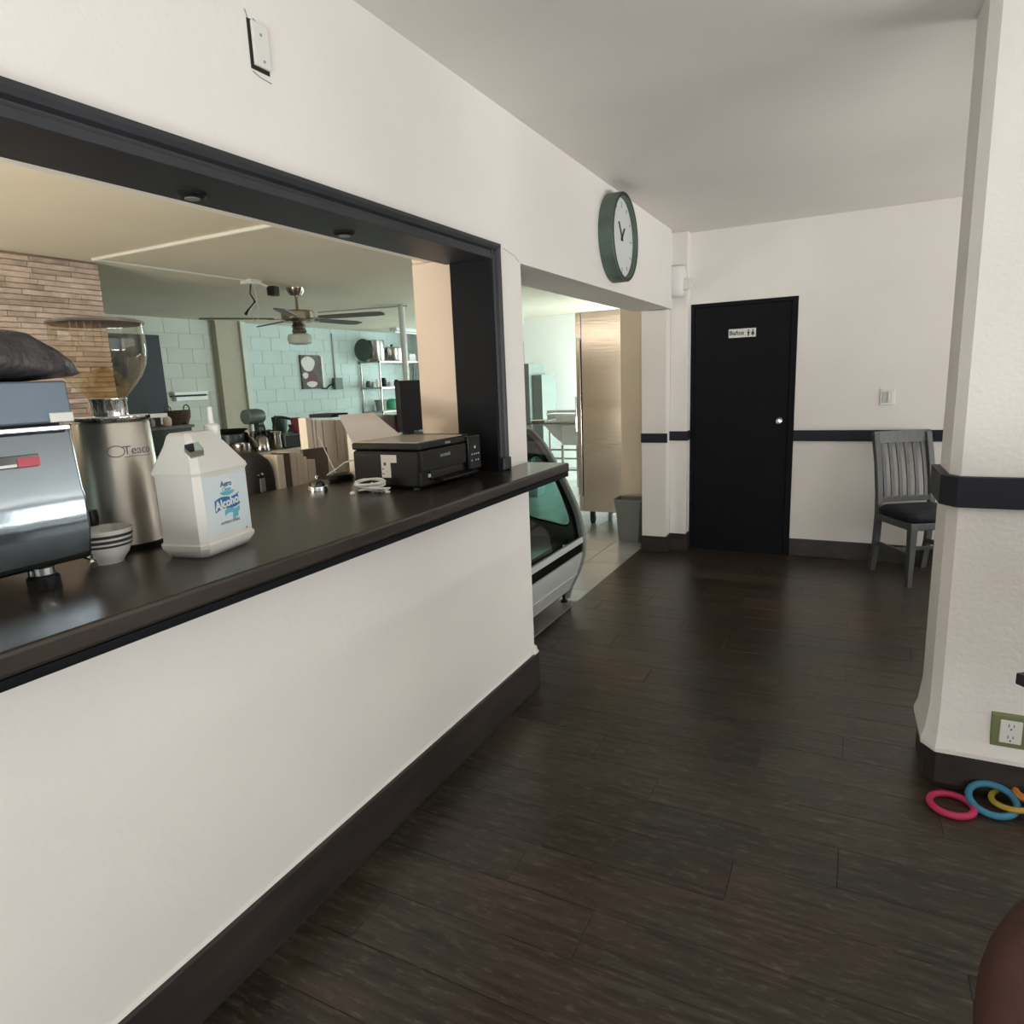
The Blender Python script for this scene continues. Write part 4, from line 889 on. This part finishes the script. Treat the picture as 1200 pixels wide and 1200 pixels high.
# ============================================================ kitchen seen through the hatch
# ceiling fan
fx, fy = -5.15, 5.40
t = thing('ceiling_fan', (fx, fy, KZ), 'nickel ceiling fan with frosted light bowl hanging in the kitchen', 'ceiling fan')
M().lathe([(0.09, 0), (0.085, -.03), (.055, -.075), (.02, -.08)], (fx, fy, KZ), 28).build('canopy', NICKEL, t, smooth=True)
M().lathe([(.014, -.07), (.014, -.20), (.035, -.225)], (fx, fy, KZ), 16).build('rod', NICKEL, t, smooth=True)
m = M(); 
for k in range(36): pass
m.lathe([(.05, -.215), (.15, -.225), (.165, -.24), (.165, -.31), (.14, -.335), (.08, -.34)], (fx, fy, KZ), 18); m.build('motor', NICKEL, t, smooth=True, angle=15)
M().lathe([(.055, -.34), (.062, -.36), (.075, -.38), (.062, -.40), (.075, -.43), (.06, -.45)], (fx, fy, KZ), 24).build('light_fitter', NICKEL, t, smooth=True)
M().lathe([(.07, -.447), (.115, -.46), (.125, -.50), (.115, -.545), (.06, -.56), (0, -.562)], (fx, fy, KZ), 32).build('light_bowl', FROST, t, smooth=True)
M().tube([(fx+.05, fy, KZ-.56), (fx+.052, fy, KZ-.72)], .002, 4).build('pull_cord', LGREYP, t)
bladem = mat('dark_walnut_blade', (.10, .08, .065), .45, noise=.2, nscale=6)
for k in range(5):
    a = R(16+72*k); mt = Matrix.Translation((fx, fy, KZ-.30))@Matrix.Rotation(a, 4, 'Z')@Matrix.Rotation(R(-9), 4, 'X')
    bl_ = M(); pts = [(.24, -.05), (.40, -.062), (.82, -.070), (.92, -.05), (.93, .0), (.92, .05), (.82, .070), (.40, .062), (.24, .05)]
    bl_.prism(pts, 'z', -.005, .005, mt); b_ = bl_.build('blade', bladem, t)
    M().box(.13, .30, -.018, .018, -.012, -.004, mtx=mt).build('blade_arm', NICKEL, b_)
# camera and cables on ceiling
t = thing('security_camera', (-5.06, 4.72, KZ), 'small black camera with dangling wires on the kitchen ceiling', 'camera')
M().box(-5.13, -4.99, 4.68, 4.82, KZ-.04, KZ).build('junction_box', WHITEP, t, bevel=.01)
M().tube([(-5.0, 4.80, KZ-.03), (-4.97, 4.90, KZ-.07)], .012, 8).build('arm', WHITEP, t)
M().box(-5.00, -4.92, 4.86, 4.96, KZ-.135, KZ-.05, rot=R(15)).build('housing', BLKP, t, bevel=.01)
M().tube([(-5.06, 4.74, KZ-.04), (-5.07, 4.73, KZ-.12), (-5.05, 4.76, KZ-.19), (-5.10, 4.71, KZ-.27), (-5.115, 4.69, KZ-.31)], [.006, .006, .009, .009, .014], 8).build('black_wire', BLKP, t, smooth=True)
M().tube([(-5.04, 4.76, KZ-.04), (-5.03, 4.77, KZ-.22), (-5.02, 4.78, KZ-.33), (-5.07, 4.74, KZ-.37), (-5.08, 4.73, KZ-.30), (-5.05, 4.75, KZ-.24)], .004, 6).build('white_wire', LGREYP, t, smooth=True)
# pole and overhead conduit
pt = P(470, 357, 'z', KZ)
tag(M().tube([(pt.x, pt.y, 0), (pt.x, pt.y, KZ)], .042, 16).build('pole', WHITEE, smooth=True), 'white upright service pole rising behind the black monitor', 'pole')
conduit([(pt.x+.1, pt.y, KZ-.02), P(373, 366, 'z', KZ-.02)], .010, 'grey conduit running from the white pole towards the ceiling fan', LGREYP)
a = P(425, 387, 'x', XK+.9); 
t = thing('batten_light', (XK+.8, 10.6, KZ), 'unlit white batten lamp under the ceiling above the pots', 'lamp')
M().box(XK+.72, XK+.88, 10.2, 11.7, KZ-.055, KZ-.0).build('housing', WHITEE, t, bevel=.01)
M().tube([(XK+.80, 10.24, KZ-.075), (XK+.80, 11.66, KZ-.075)], .016, 10).build('tube', WHITEP, t, smooth=True)

# picture on the blue wall (plain abstract stand-in)
x = XK+.02; A = P(351, 416, 'x', x); B = P(382, 455, 'x', x)
t = thing('wall_picture', (x, (A.y+B.y)/2, (A.z+B.z)/2), 'dark brown picture with white and red shapes on the aqua wall', 'picture')
M().box(XK, XK+.03, A.y, B.y-.10, B.z, A.z).build('board', mat('brown_picture_ground', (.13, .10, .09), .6, noise=.5, nscale=6), t)
M().box(XK, XK+.035, B.y-.075, B.y-.03, B.z+.02, A.z-.02).build('white_side_strip', WHITEP, t)
def blob(cy_, cz_, ry, rz, e): 
    m = M(); m.prism([(cy_+ry*math.cos(q_)*(1+.1*math.sin(3*q_)), cz_+rz*math.sin(q_)) for q_ in [2*math.pi*k/24 for k in range(24)]], 'x', XK+.03, XK+.03+e); return m
h = A.z-B.z; wy = B.y-.1-A.y
blob(A.y+wy*.36, A.z-h*.26, wy*.34, h*.22, .003).build('white_shape', PAPER, t)
blob(A.y+wy*.18, A.z-h*.60, wy*.14, h*.09, .003).build('white_shape', PAPER, t)
blob(A.y+wy*.48, A.z-h*.68, wy*.26, h*.15, .002).build('red_shape', MAROON, t)
blob(A.y+wy*.48, A.z-h*.86, wy*.27, h*.09, .003).build('white_shape', PAPER, t)
A = P(391, 443, 'x', XK+.05); B = P(401, 456, 'x', XK+.05)
t = thing('electrical_box', (XK, (A.y+B.y)/2, A.z), 'grey electrical box on the aqua wall right of the picture', 'electrical box')
M().box(XK, XK+.08, A.y, B.y, B.z, A.z).build('box', mat('box_grey_green', (.13, .17, .16), .5, noise=.1), t, bevel=.006)
M().box(XK, XK+.03, (A.y+B.y)/2-.02, (A.y+B.y)/2+.02, A.z, KZ-.08).build('conduit_drop', LGREYP, t)
M().tube([(XK+.03, A.y+.02, A.z-.1), (XK+.03, A.y-.10, A.z-.12), (XK+.03, A.y-.18, B.z+.02), (XK+.03, A.y-.30, B.z+.03)], .012, 6).build('flex', BLKP, t, smooth=True)

# shelf rack with pots
rx0, rx1, ry0, ry1 = XK+.02, XK+.47, 10.13, 11.85
t = thing('shelf_rack', (XK+.25, 11, 0), 'chrome wire shelf rack against the aqua kitchen wall', 'shelf rack')
for q in ((rx0+.02, ry0+.02), (rx0+.02, ry1), (rx1, ry0+.02), (rx1, ry1), ): M().tube([(q[0], q[1], 0), (q[0], q[1], 1.96)], .018, 10).build('post', STEEL, t, smooth=True)
sz = (1.93, 1.46, 1.02, .5)
for z_ in sz:
    m = M(); m.box(rx0, rx1+.02, ry0, ry0+.02, z_-.03, z_).box(rx0, rx1+.02, ry1-.02, ry1+.02, z_-.03, z_).box(rx1, rx1+.02, ry0, ry1, z_-.03, z_).box(rx0, rx0+.02, ry0, ry1, z_-.03, z_)
    for k in range(9): m.box(rx0+.02+.05*k, rx0+.03+.05*k, ry0, ry1, z_-.008, z_)
    m.build('shelf', STEEL, t)
def pot(px0, px1, pyt, z0, label, lid=False, material=STEEL, name='stock_pot', cat='pot', black=True):
    x = XK+.25; a = P(px0, pyt, 'x', x); b = P(px1, pyt, 'x', x); r_ = (b.y-a.y)/2*.88; cyy = (a.y+b.y)/2; h = a.z-z0
    r_ = min(r_, .21)
    t = thing(name, (x, cyy, z0), label, cat)
    hh = h*.82 if lid else h
    M().lathe([(r_*.95, 0), (r_, .02), (r_, hh), (r_*1.03, hh+.004), (r_*.97, hh), (r_*.96, .02), (0, .015)], (x, cyy, z0), 32, cap=False).build('body', material, t, smooth=True)
    if lid:
        M().lathe([(r_*1.02, hh), (r_*1.0, hh+.015), (r_*.5, hh+.04), (.02, hh+.045)], (x, cyy, z0), 32).build('lid', material, t, smooth=True)
        M().lathe([(.012, hh+.045), (.03, hh+.06), (.028, hh+.08), (0, hh+.085)], (x, cyy, z0), 16).build('lid_knob', BLKP, t, smooth=True)
    for s_ in (-1, 1):
        M().tube([(x, cyy+s_*r_, z0+hh*.72), (x, cyy+s_*(r_+.05), z0+hh*.74), (x+.03, cyy+s_*(r_+.05), z0+hh*.74), (x+.06, cyy+s_*r_*.97, z0+hh*.72)], .01, 6).build('handle', BLKP if black else STEEL, t, smooth=True)
    return t
pot(429, 446, 399, 1.93, 'tall steel stock pot on the top shelf of the rack', black=False)
pot(449, 468, 405, 1.93, 'lidded steel pot with black knob on the top shelf', lid=True)
x = XK+.25; a = P(425.5, 400, 'x', x)
tag(M().lathe([(0, -.012), (.18, -.010), (.20, 0), (.18, .006), (0, .004)], (x-.02, a.y-.0, 1.93+.205), 28, 'y').build('baking_pan', DGREEN, smooth=True), 'dark round pan standing upright left of the tall stock pot', 'pan')
a = P(477, 412, 'x', x); tag(M().box(x-.12, x+.12, a.y-.1, a.y+.12, 1.93, 2.08).build('white_box', WHITEP, bevel=.01), 'white box on the top shelf right of the lidded pot', 'box')
for px, w_, hh, mt, lab in ((431, .05, .12, DGREEN, 'dark jar at the left of the middle rack shelf'), (437, .045, .10, LGREYP, 'pale jar second on the middle rack shelf'), (442, .035, .15, WHITEP, 'white bottle behind the rack post'), (449, .055, .17, BLKP, 'black tin on the middle rack shelf'), (456, .05, .09, LGREYP, 'low grey bowl on the middle rack shelf'), (464, .05, .13, BLKP, 'black jar with pale side near the monitor')):
    a = P(px, 440, 'x', x); tag(M().lathe([(w_*.9, 0), (w_, .01), (w_, hh*.75), (w_*.7, hh*.85), (w_*.72, hh), (0, hh)], (x, a.y, 1.46), 16).build('jar', mt, smooth=True), lab, 'jar')
a = P(446, 470, 'x', x); t = thing('bucket', (x, a.y, 1.02), 'grey bucket with pale handle on the lower rack shelf', 'bucket')
M().lathe([(.085, 0), (.115, .20), (.118, .205), (.11, .2), (.08, .01)], (x, a.y, 1.02), 24, cap=False).build('body', GREYP, t, smooth=True)
M().tube([(x+.02, a.y, 1.05), (x+.04, a.y-.10, 1.40)], .012, 8).build('ladle_handle', WHITEP, t)
a = P(460, 470, 'x', x); tag(M().lathe([(.10, 0), (.125, .02), (.135, .16), (.10, .20), (.04, .21), (0, .21)], (x, a.y, 1.02), 24).build('green_tub', GREENP, smooth=True), 'green plastic tub on the lower rack shelf', 'tub')

# black board and white strip on the white block wall
A = P(163, 391, 'x', XK+.02); B = P(196, 485, 'x', XK+.02)
tag(M().box(XK, XK+.03, 5.2, P(192, 440, 'x', XK+.02).y, B.z, P(192, 393, 'x', XK+.02).z).build('blackboard', mat('blackboard_blue_grey', (.035, .045, .055), .6, noise=.1), bevel=.003), 'blue black board on the pale block wall behind the grinder', 'board')
A = P(203, 459, 'x', XK+.05); B = P(244, 468, 'x', XK+.05)
t = thing('wall_strip', (XK, A.y, B.z), 'white double strip fixed to the pale block wall', 'strip')
M().box(XK, XK+.07, A.y, B.y, 1.475, 1.52).build('upper_bar', BWHITE, t, bevel=.006); M().box(XK, XK+.07, A.y+.02, B.y-.01, 1.395, 1.45).build('lower_bar', BWHITE, t, bevel=.006)
M().box(XK, XK+.03, A.y-.02, B.y, 1.451, 1.474).build('dark_slot', BLKP, t)

# two worktables with clutter
tx = -5.9
A = P(150, 501, 'x', tx); B = P(225, 503, 'x', tx); z0 = round(A.z-.02, 3)
t = thing('dark_cabinet', (tx-.3, 4.2, 0), 'dark kitchen cabinet behind the grinder with clutter on top', 'cabinet')
M().box(tx-.6, tx, 3.45, B.y, 0.05, z0-.03).build('body', DGREEN, t, bevel=.004); M().box(tx-.63, tx+.02, 3.44, B.y+.02, z0-.03, z0).build('top', mat('grey_stone_top', (.22, .2, .17), .5, noise=.3, nscale=20), t, bevel=.003)
M().box(tx-.58, tx-.02, 3.47, B.y-.02, 0, .05).build('plinth', BLKP, t)
a = P(212, 500, 'x', tx-.1); t = thing('basket', (tx-.12, a.y, z0), 'brown basket with two loop handles on the dark cabinet', 'basket')
m = M(); c = Vector((tx-.12, a.y, z0)); m.loft([[c+Vector((.10*s_*math.cos(q_), .13*s_*math.sin(q_), z_)) for q_ in [2*math.pi*k/20 for k in range(20)]] for z_, s_ in ((0, .7), (.07, .95), (.14, 1.0), (.14, .92), (.01, .65))]); m.build('body', mat('brown_wicker', (.10, .065, .05), .8, noise=.4, nscale=40), t, smooth=True)
for s_ in (-1, 1): M().ring((c.x, c.y+s_*.105, z0+.155), .035, .006, (1, .1, 0), 20, 6).build('handle', BROWNC, t, smooth=True)
for px, r_, hh, mt, nm, lab, ct_ in ((176, .05, .10, DGREEN, 'jar', 'dark jar right beside the grinder on the cabinet', 'jar'), (182, .04, .08, LGREYP, 'cup', 'pale cup on the dark cabinet', 'cup'), (188, .045, .12, BROWNC, 'jar', 'brown jar in the middle of the cabinet clutter', 'jar'),
                                     (195, .04, .09, KRAFT, 'tin', 'cream tin left of the basket', 'tin'), (224, .05, .05, MAROON, 'fruit', 'dark red fruit right of the basket', 'fruit'), (228, .045, .035, BLKP, 'small_bowl', 'small black bowl at the right end of the cabinet', 'bowl')):
    a = P(px, 498, 'x', tx-.10); a.y = min(a.y, B.y-.03)
    tag(M().lathe([(r_*.8, 0), (r_, hh*.2), (r_, hh*.7), (r_*.7, hh*.9), (r_*.5, hh), (0, hh)], (tx-.08-.12*((px*7) % 3)/3, a.y, z0), 16).build(nm, mt, smooth=True), lab, ct_)
# second table
tx2 = -4.9; z1 = .93
A = P(263, 526, 'x', tx2); B = P(352, 526, 'x', tx2)
t = thing('work_table', (tx2-.4, (A.y+B.y)/2, 0), 'cream edged kitchen work table loaded with pots and appliances', 'table')
M().box(tx2-.95, tx2, A.y-.2, B.y+.3, z1-.045, z1).build('table_top', mat('cream_table_edge', (.42, .38, .30), .5, noise=.2), t, bevel=.004)
for q in ((tx2-.9, A.y-.15), (tx2-.05, A.y-.15), (tx2-.9, B.y+.25), (tx2-.05, B.y+.25)): M().box(q[0]-.025, q[0]+.025, q[1]-.025, q[1]+.025, 0, z1-.045).build('leg', STEEL, t)
def at2(px, dx): a = P(px, 515, 'x', tx2-dx); return Vector((tx2-dx, a.y, z1))
def lat(name, px, dx, prof_, mt, lab, cat, n=24, extra=None):
    c = at2(px, dx); t = thing(name, tuple(c), lab, cat); M().lathe(prof_, c, n).build('body', mt, t, smooth=True)
    if extra: extra(c, t)
    return t
def h_long(s_): return lambda c, t: M().tube([(c.x, c.y+s_*.09, c.z+.09), (c.x+.02, c.y+s_*.28, c.z+.12)], .010, 6).build('handle', BLKP, t)
def spout(c, t):
    M().tube([(c.x+.02, c.y-.08, c.z+.06), (c.x+.03, c.y-.15, c.z+.15)], [.022, .012], 8).build('spout', STEEL, t, smooth=True)
    M().tube([(c.x, c.y-.05, c.z+.16), (c.x, c.y-.03, c.z+.24), (c.x, c.y+.05, c.z+.24), (c.x, c.y+.07, c.z+.15)], .009, 8).build('handle', BLKP, t, smooth=True)
lat('frying_pan', 272, .45, [(.11, .17), (.15, .21), (.155, .21), (.145, .2), (.10, .175), (0, .175)], BLKP, 'wide black frying pan stacked on a pot near the jug', 'pan')
lat('cooking_pot', 271, .45, [(.11, 0), (.12, .01), (.12, .165), (0, .168)], DGREEN, 'dark cooking pot under the frying pan near the jug', 'pot')
lat('saucepan', 281, .16, [(.09, 0), (.095, .01), (.095, .09), (.10, .095), (.09, .09), (.085, .012), (0, .01)], STEEL, 'steel saucepan with long handle at the table front', 'saucepan', extra=h_long(1))
lat('kettle', 306, .09, [(.07, 0), (.075, .02), (.06, .12), (.03, .15), (0, .155)], STEEL, 'small steel kettle at the front of the work table', 'kettle', extra=spout)
c = at2(300, .42); t = thing('stand_mixer', tuple(c), 'grey green stand mixer rising above the table clutter', 'mixer')
M().box(c.x-.07, c.x+.07, c.y-.10, c.y+.16, z1, z1+.04).build('base', DGREEN, t, bevel=.012)
M().box(c.x-.04, c.x+.04, c.y+.02, c.y+.10, z1+.03, z1+.27).build('column', DGREEN, t, bevel=.02)
M().loft([[c+Vector((s_*.075*math.cos(q_), yy, .315+s_*.075*math.sin(q_))) for q_ in [2*math.pi*k/20 for k in range(20)]] for yy, s_ in ((-.11, .7), (-.10, .95), (-.04, 1.0), (.05, 1.0), (.10, .85), (.115, .5))]).build('motor_head', mat('mixer_green_grey', (.13, .17, .15), .35, noise=.1), t, smooth=True)
M().lathe([(.05, .045), (.075, .08), (.08, .17), (.077, .17), (.07, .08), (0, .05)], c+Vector((0, -.06, 0)), 24, cap=False).build('mixing_bowl', STEEL, t, smooth=True)
lat('coffee_pot', 316, .33, [(.07, 0), (.075, .02), (.05, .14), (.06, .17), (.0, .18)], BLKP, 'dark coffee pot with steel band in the table clutter', 'pot')
lat('steel_jug', 324, .10, [(.05, 0), (.055, .01), (.045, .13), (.055, .17), (.05, .17), (.04, .12), (0, .01)], STEEL, 'tall steel jug in the middle of the table clutter', 'jug')
lat('blender_jar', 330, .62, [(.06, 0), (.07, .05), (.05, .09), (.065, .12), (.085, .26), (.08, .28), (0, .285)], DGREEN, 'dark blender jar behind the steel jug', 'blender')
lat('glass_carafe', 344, .42, [(.05, 0), (.07, .04), (.07, .10), (.035, .16), (.045, .2), (0, .2)], DGREEN, 'dark green carafe left of the maroon box', 'carafe')
c = at2(341, .14); t = thing('toaster_oven', tuple(c), 'black green toaster oven at the right end of the work table', 'oven')
M().box(c.x-.12, c.x+.10, c.y-.18, c.y+.20, z1+.012, z1+.135).build('body', DGREEN, t, bevel=.01); M().box(c.x+.10, c.x+.106, c.y-.16, c.y+.12, z1+.025, z1+.12).build('glass_door', BLKG, t, bevel=.002)
for q in ((-.1, -.15), (.08, -.15), (-.1, .17), (.08, .17)): M().box(c.x+q[0]-.01, c.x+q[0]+.01, c.y+q[1]-.01, c.y+q[1]+.01, z1, z1+.013).build('foot', BLKP, t)
c = at2(350, .14); oz = z1+.135; rt = P(351, 489, 'x', tx2-.14).z-oz
tag(M().lathe([(.030, 0), (.032, .004), (.050, rt), (.045, rt), (.028, .01), (0, .008)], (c.x, c.y-.02, oz), 20).build('flower_pot', MAROON, smooth=True), 'small maroon pot standing on the toaster oven', 'pot')
t = at2(333, .30); tag(M().tube([(t.x, t.y-.13, z1), (t.x, t.y-.12, z1+.21), (t.x, t.y-.09, z1+.30), (t.x, t.y, z1+.29), (t.x, t.y+.18, z1+.25)], .014, 8).build('hand_blender', BLKP, smooth=True), 'black hose like hand tool arching over the clutter', 'tool')
a = at2(313, .10)

# ============================================================ chair by the far wall
def slat_chair(root):
    wd, dp, sh, bh = .43, .42, .44, .95
    hw = wd/2
    def leg(x, y0, curve=False):
        m = M()
        if curve:
            rings = []
            for z, yo in ((0, .05), (.22, .012), (.44, 0), (.60, .012), (.80, .045), (1.01, .10)):
                rings.append([Vector((x+a_*.021, y0+yo+b_*.019, z)) for a_, b_ in ((-1, -1), (1, -1), (1, 1), (-1, 1))])
            m.loft(rings)
        else: m.loft([[Vector((x+a_*s_, y0+b_*s_, z)) for a_, b_ in ((-1, -1), (1, -1), (1, 1), (-1, 1))] for z, s_ in ((0, .017), (.42, .024))])
        return m.build('leg', CHAIRG, root, bevel=.004, local=True)
    leg(-hw+.02, dp/2-.02, True); leg(hw-.02, dp/2-.02, True); leg(-hw+.024, -dp/2+.02); leg(hw-.024, -dp/2+.02)
    M().box(-hw, hw, -dp/2, dp/2, .395, .445).build('seat_frame', CHAIRG, root, bevel=.006, local=True)
    m = M(); rings = []
    for z, s_ in ((.446, .93), (.456, 1.0), (.485, 1.02), (.51, .92), (.52, .6)):
        rings.append([Vector((math.copysign(abs(math.cos(q_))**.35, math.cos(q_))*(hw+.005)*s_, math.copysign(abs(math.sin(q_))**.35, math.sin(q_))*(dp/2-.005)*s_-.01, z)) for q_ in [2*math.pi*(k+.5)/40 for k in range(40)]])
    cs = m.loft(rings).build('seat_cushion', CUSH, root, smooth=True, local=True, angle=50); cs['label'] = 'black seat cushion'
    m = M(); rings = []
    for k in range(9):
        u = -1+k/4; bow = .018*(1-u*u); rings.append([Vector((u*(hw-.002), dp/2+.058+bow+a_, z)) for a_, z in ((0, .935), (.022, .935), (.034, 1.02), (.012, 1.025))])
    m.loft(rings).build('top_rail', CHAIRG, root, bevel=.003, local=True)
    m = M(); rings = []
    for k in range(9):
        u = -1+k/4; bow = .015*(1-u*u); rings.append([Vector((u*(hw-.03), dp/2-.03+bow+a_, z)) for a_, z in ((0, .52), (.02, .52), (.02, .56), (0, .56))])
    m.loft(rings).build('lower_rail', CHAIRG, root, bevel=.003, local=True)
    for k in range(6):
        u = -.70+.28*k; bow = .016*(1-u*u); m = M(); rings = []
        for z, yo in ((.55, -.025), (.68, -.005), (.80, .022), (.94, .062)):
            rings.append([Vector((u*hw+a_*.013, dp/2+yo+bow+b_*.006, z)) for a_, b_ in ((-1, -1), (1, -1), (1, 1), (-1, 1))])
        m.loft(rings).build('back_slat', CHAIRG, root, bevel=.002, local=True)
    for s_ in (-1, 1): M().box(s_*(hw-.024)-.010, s_*(hw-.024)+.010, -dp/2+.03, dp/2-.02, .20, .235).build('stretcher', CHAIRG, root, bevel=.003, local=True)
    M().box(-hw+.03, hw-.03, -.01, .01, .205, .23).build('stretcher', CHAIRG, root, bevel=.003, local=True)
ch = thing('dining_chair', (.445, 5.385, 0), 'grey slat-back wooden chair with black cushion by the far wall', 'chair', rz=R(30))
slat_chair(ch)

# rubber rings on the floor
def toy(name, px, py, rad, tube_r, mt, lab, nrm=(0, 0, 1), z=None):
    c = P(px, py, 'z', tube_r if z is None else z); tag(M().ring(c, rad, tube_r, nrm, 48, 12).build(name, mt, smooth=True, angle=90), lab, 'ring', None); return c
toy('toss_ring', 1115, 943, .064, .0115, PINK, 'magenta rubber toss ring lying left of the others', (0, .0, 1))
toy('toss_ring', 1163, 937, .068, .0115, BLUE, 'blue rubber toss ring lying against the pillar base', (0, -.3, 1), .032)
toy('toss_ring', 1190, 937, .068, .0095, YEL, 'mustard yellow toss ring lying over the blue one', (-.18, .03, 1), .036)
toy('toss_ring', 1219, 931, .068, .0125, ORA, 'orange toss ring at the right edge of the photo', (-.1, .1, 1), .052)

# table corner and red chair on the right edge
t = thing('dining_table', (.80, 1.85, 0), 'dark table whose corner shows at the right edge', 'table', rz=R(0))
cN = P(1190.5, 788, 'z', .75)
dA = Vector((math.cos(R(35)), math.sin(R(35)), 0)); dB = Vector((math.cos(R(-48)), math.sin(R(-48)), 0))
q = [cN, cN+dB*.7, cN+dB*.7+dA*.7, cN+dA*.7]
TT = mat('plum_black_table', (.03, .022, .035), .35, noise=.2)
M().loft([[Vector((v.x, v.y, z_)) for v in q] for z_ in (.72, .75)]).build('table_top', TT, t, bevel=.003)
cc = (q[0]+q[2])/2
M().loft([[cc+(Vector((v.x, v.y, 0))-Vector((cc.x, cc.y, 0)))*.9+Vector((0, 0, z_-.75)) for v in q] for z_ in (.66, .72)]).build('apron', TT, t)
M().box(cc.x-.04, cc.x+.04, cc.y-.04, cc.y+.04, 0.02, .70).build('pedestal', TT, t, bevel=.004); M().box(cc.x-.2, cc.x+.2, cc.y-.2, cc.y+.2, 0, .03).build('foot_plate', TT, t, bevel=.004)

t = thing('upholstered_chair', (.58, .62, 0), 'red brown upholstered chair at the lower right corner', 'chair')
bxc, byc = .465, .86
m = M(); rings = []
for dy, s_ in ((-.045, .80), (-.035, .95), (0, 1.0), (.035, .95), (.045, .80)):
    rg_ = []
    for k in range(40):
        q_ = 2*math.pi*k/40; a_ = math.copysign(abs(math.cos(q_))**.8, math.cos(q_)); b_ = math.copysign(abs(math.sin(q_))**.8, math.sin(q_))
        zz = .70+.25*s_*b_; rg_.append(Vector((bxc+(.295*s_)*a_, byc+dy+(zz-.45)*.10, zz)))
    rings.append(rg_)
m.loft(rings).build('backrest', REDL, t, smooth=True, angle=60)
M().box(bxc-.24, bxc+.24, byc-.46, byc-.02, .40, .48).build('seat', REDL, t, bevel=.03, seg=4)
for q in ((-.21, -.42), (.21, -.42), (-.21, -.04), (.21, -.04)): M().box(bxc+q[0]-.02, bxc+q[0]+.02, byc+q[1]-.02, byc+q[1]+.02, 0, .41).build('leg', BLKP, t)
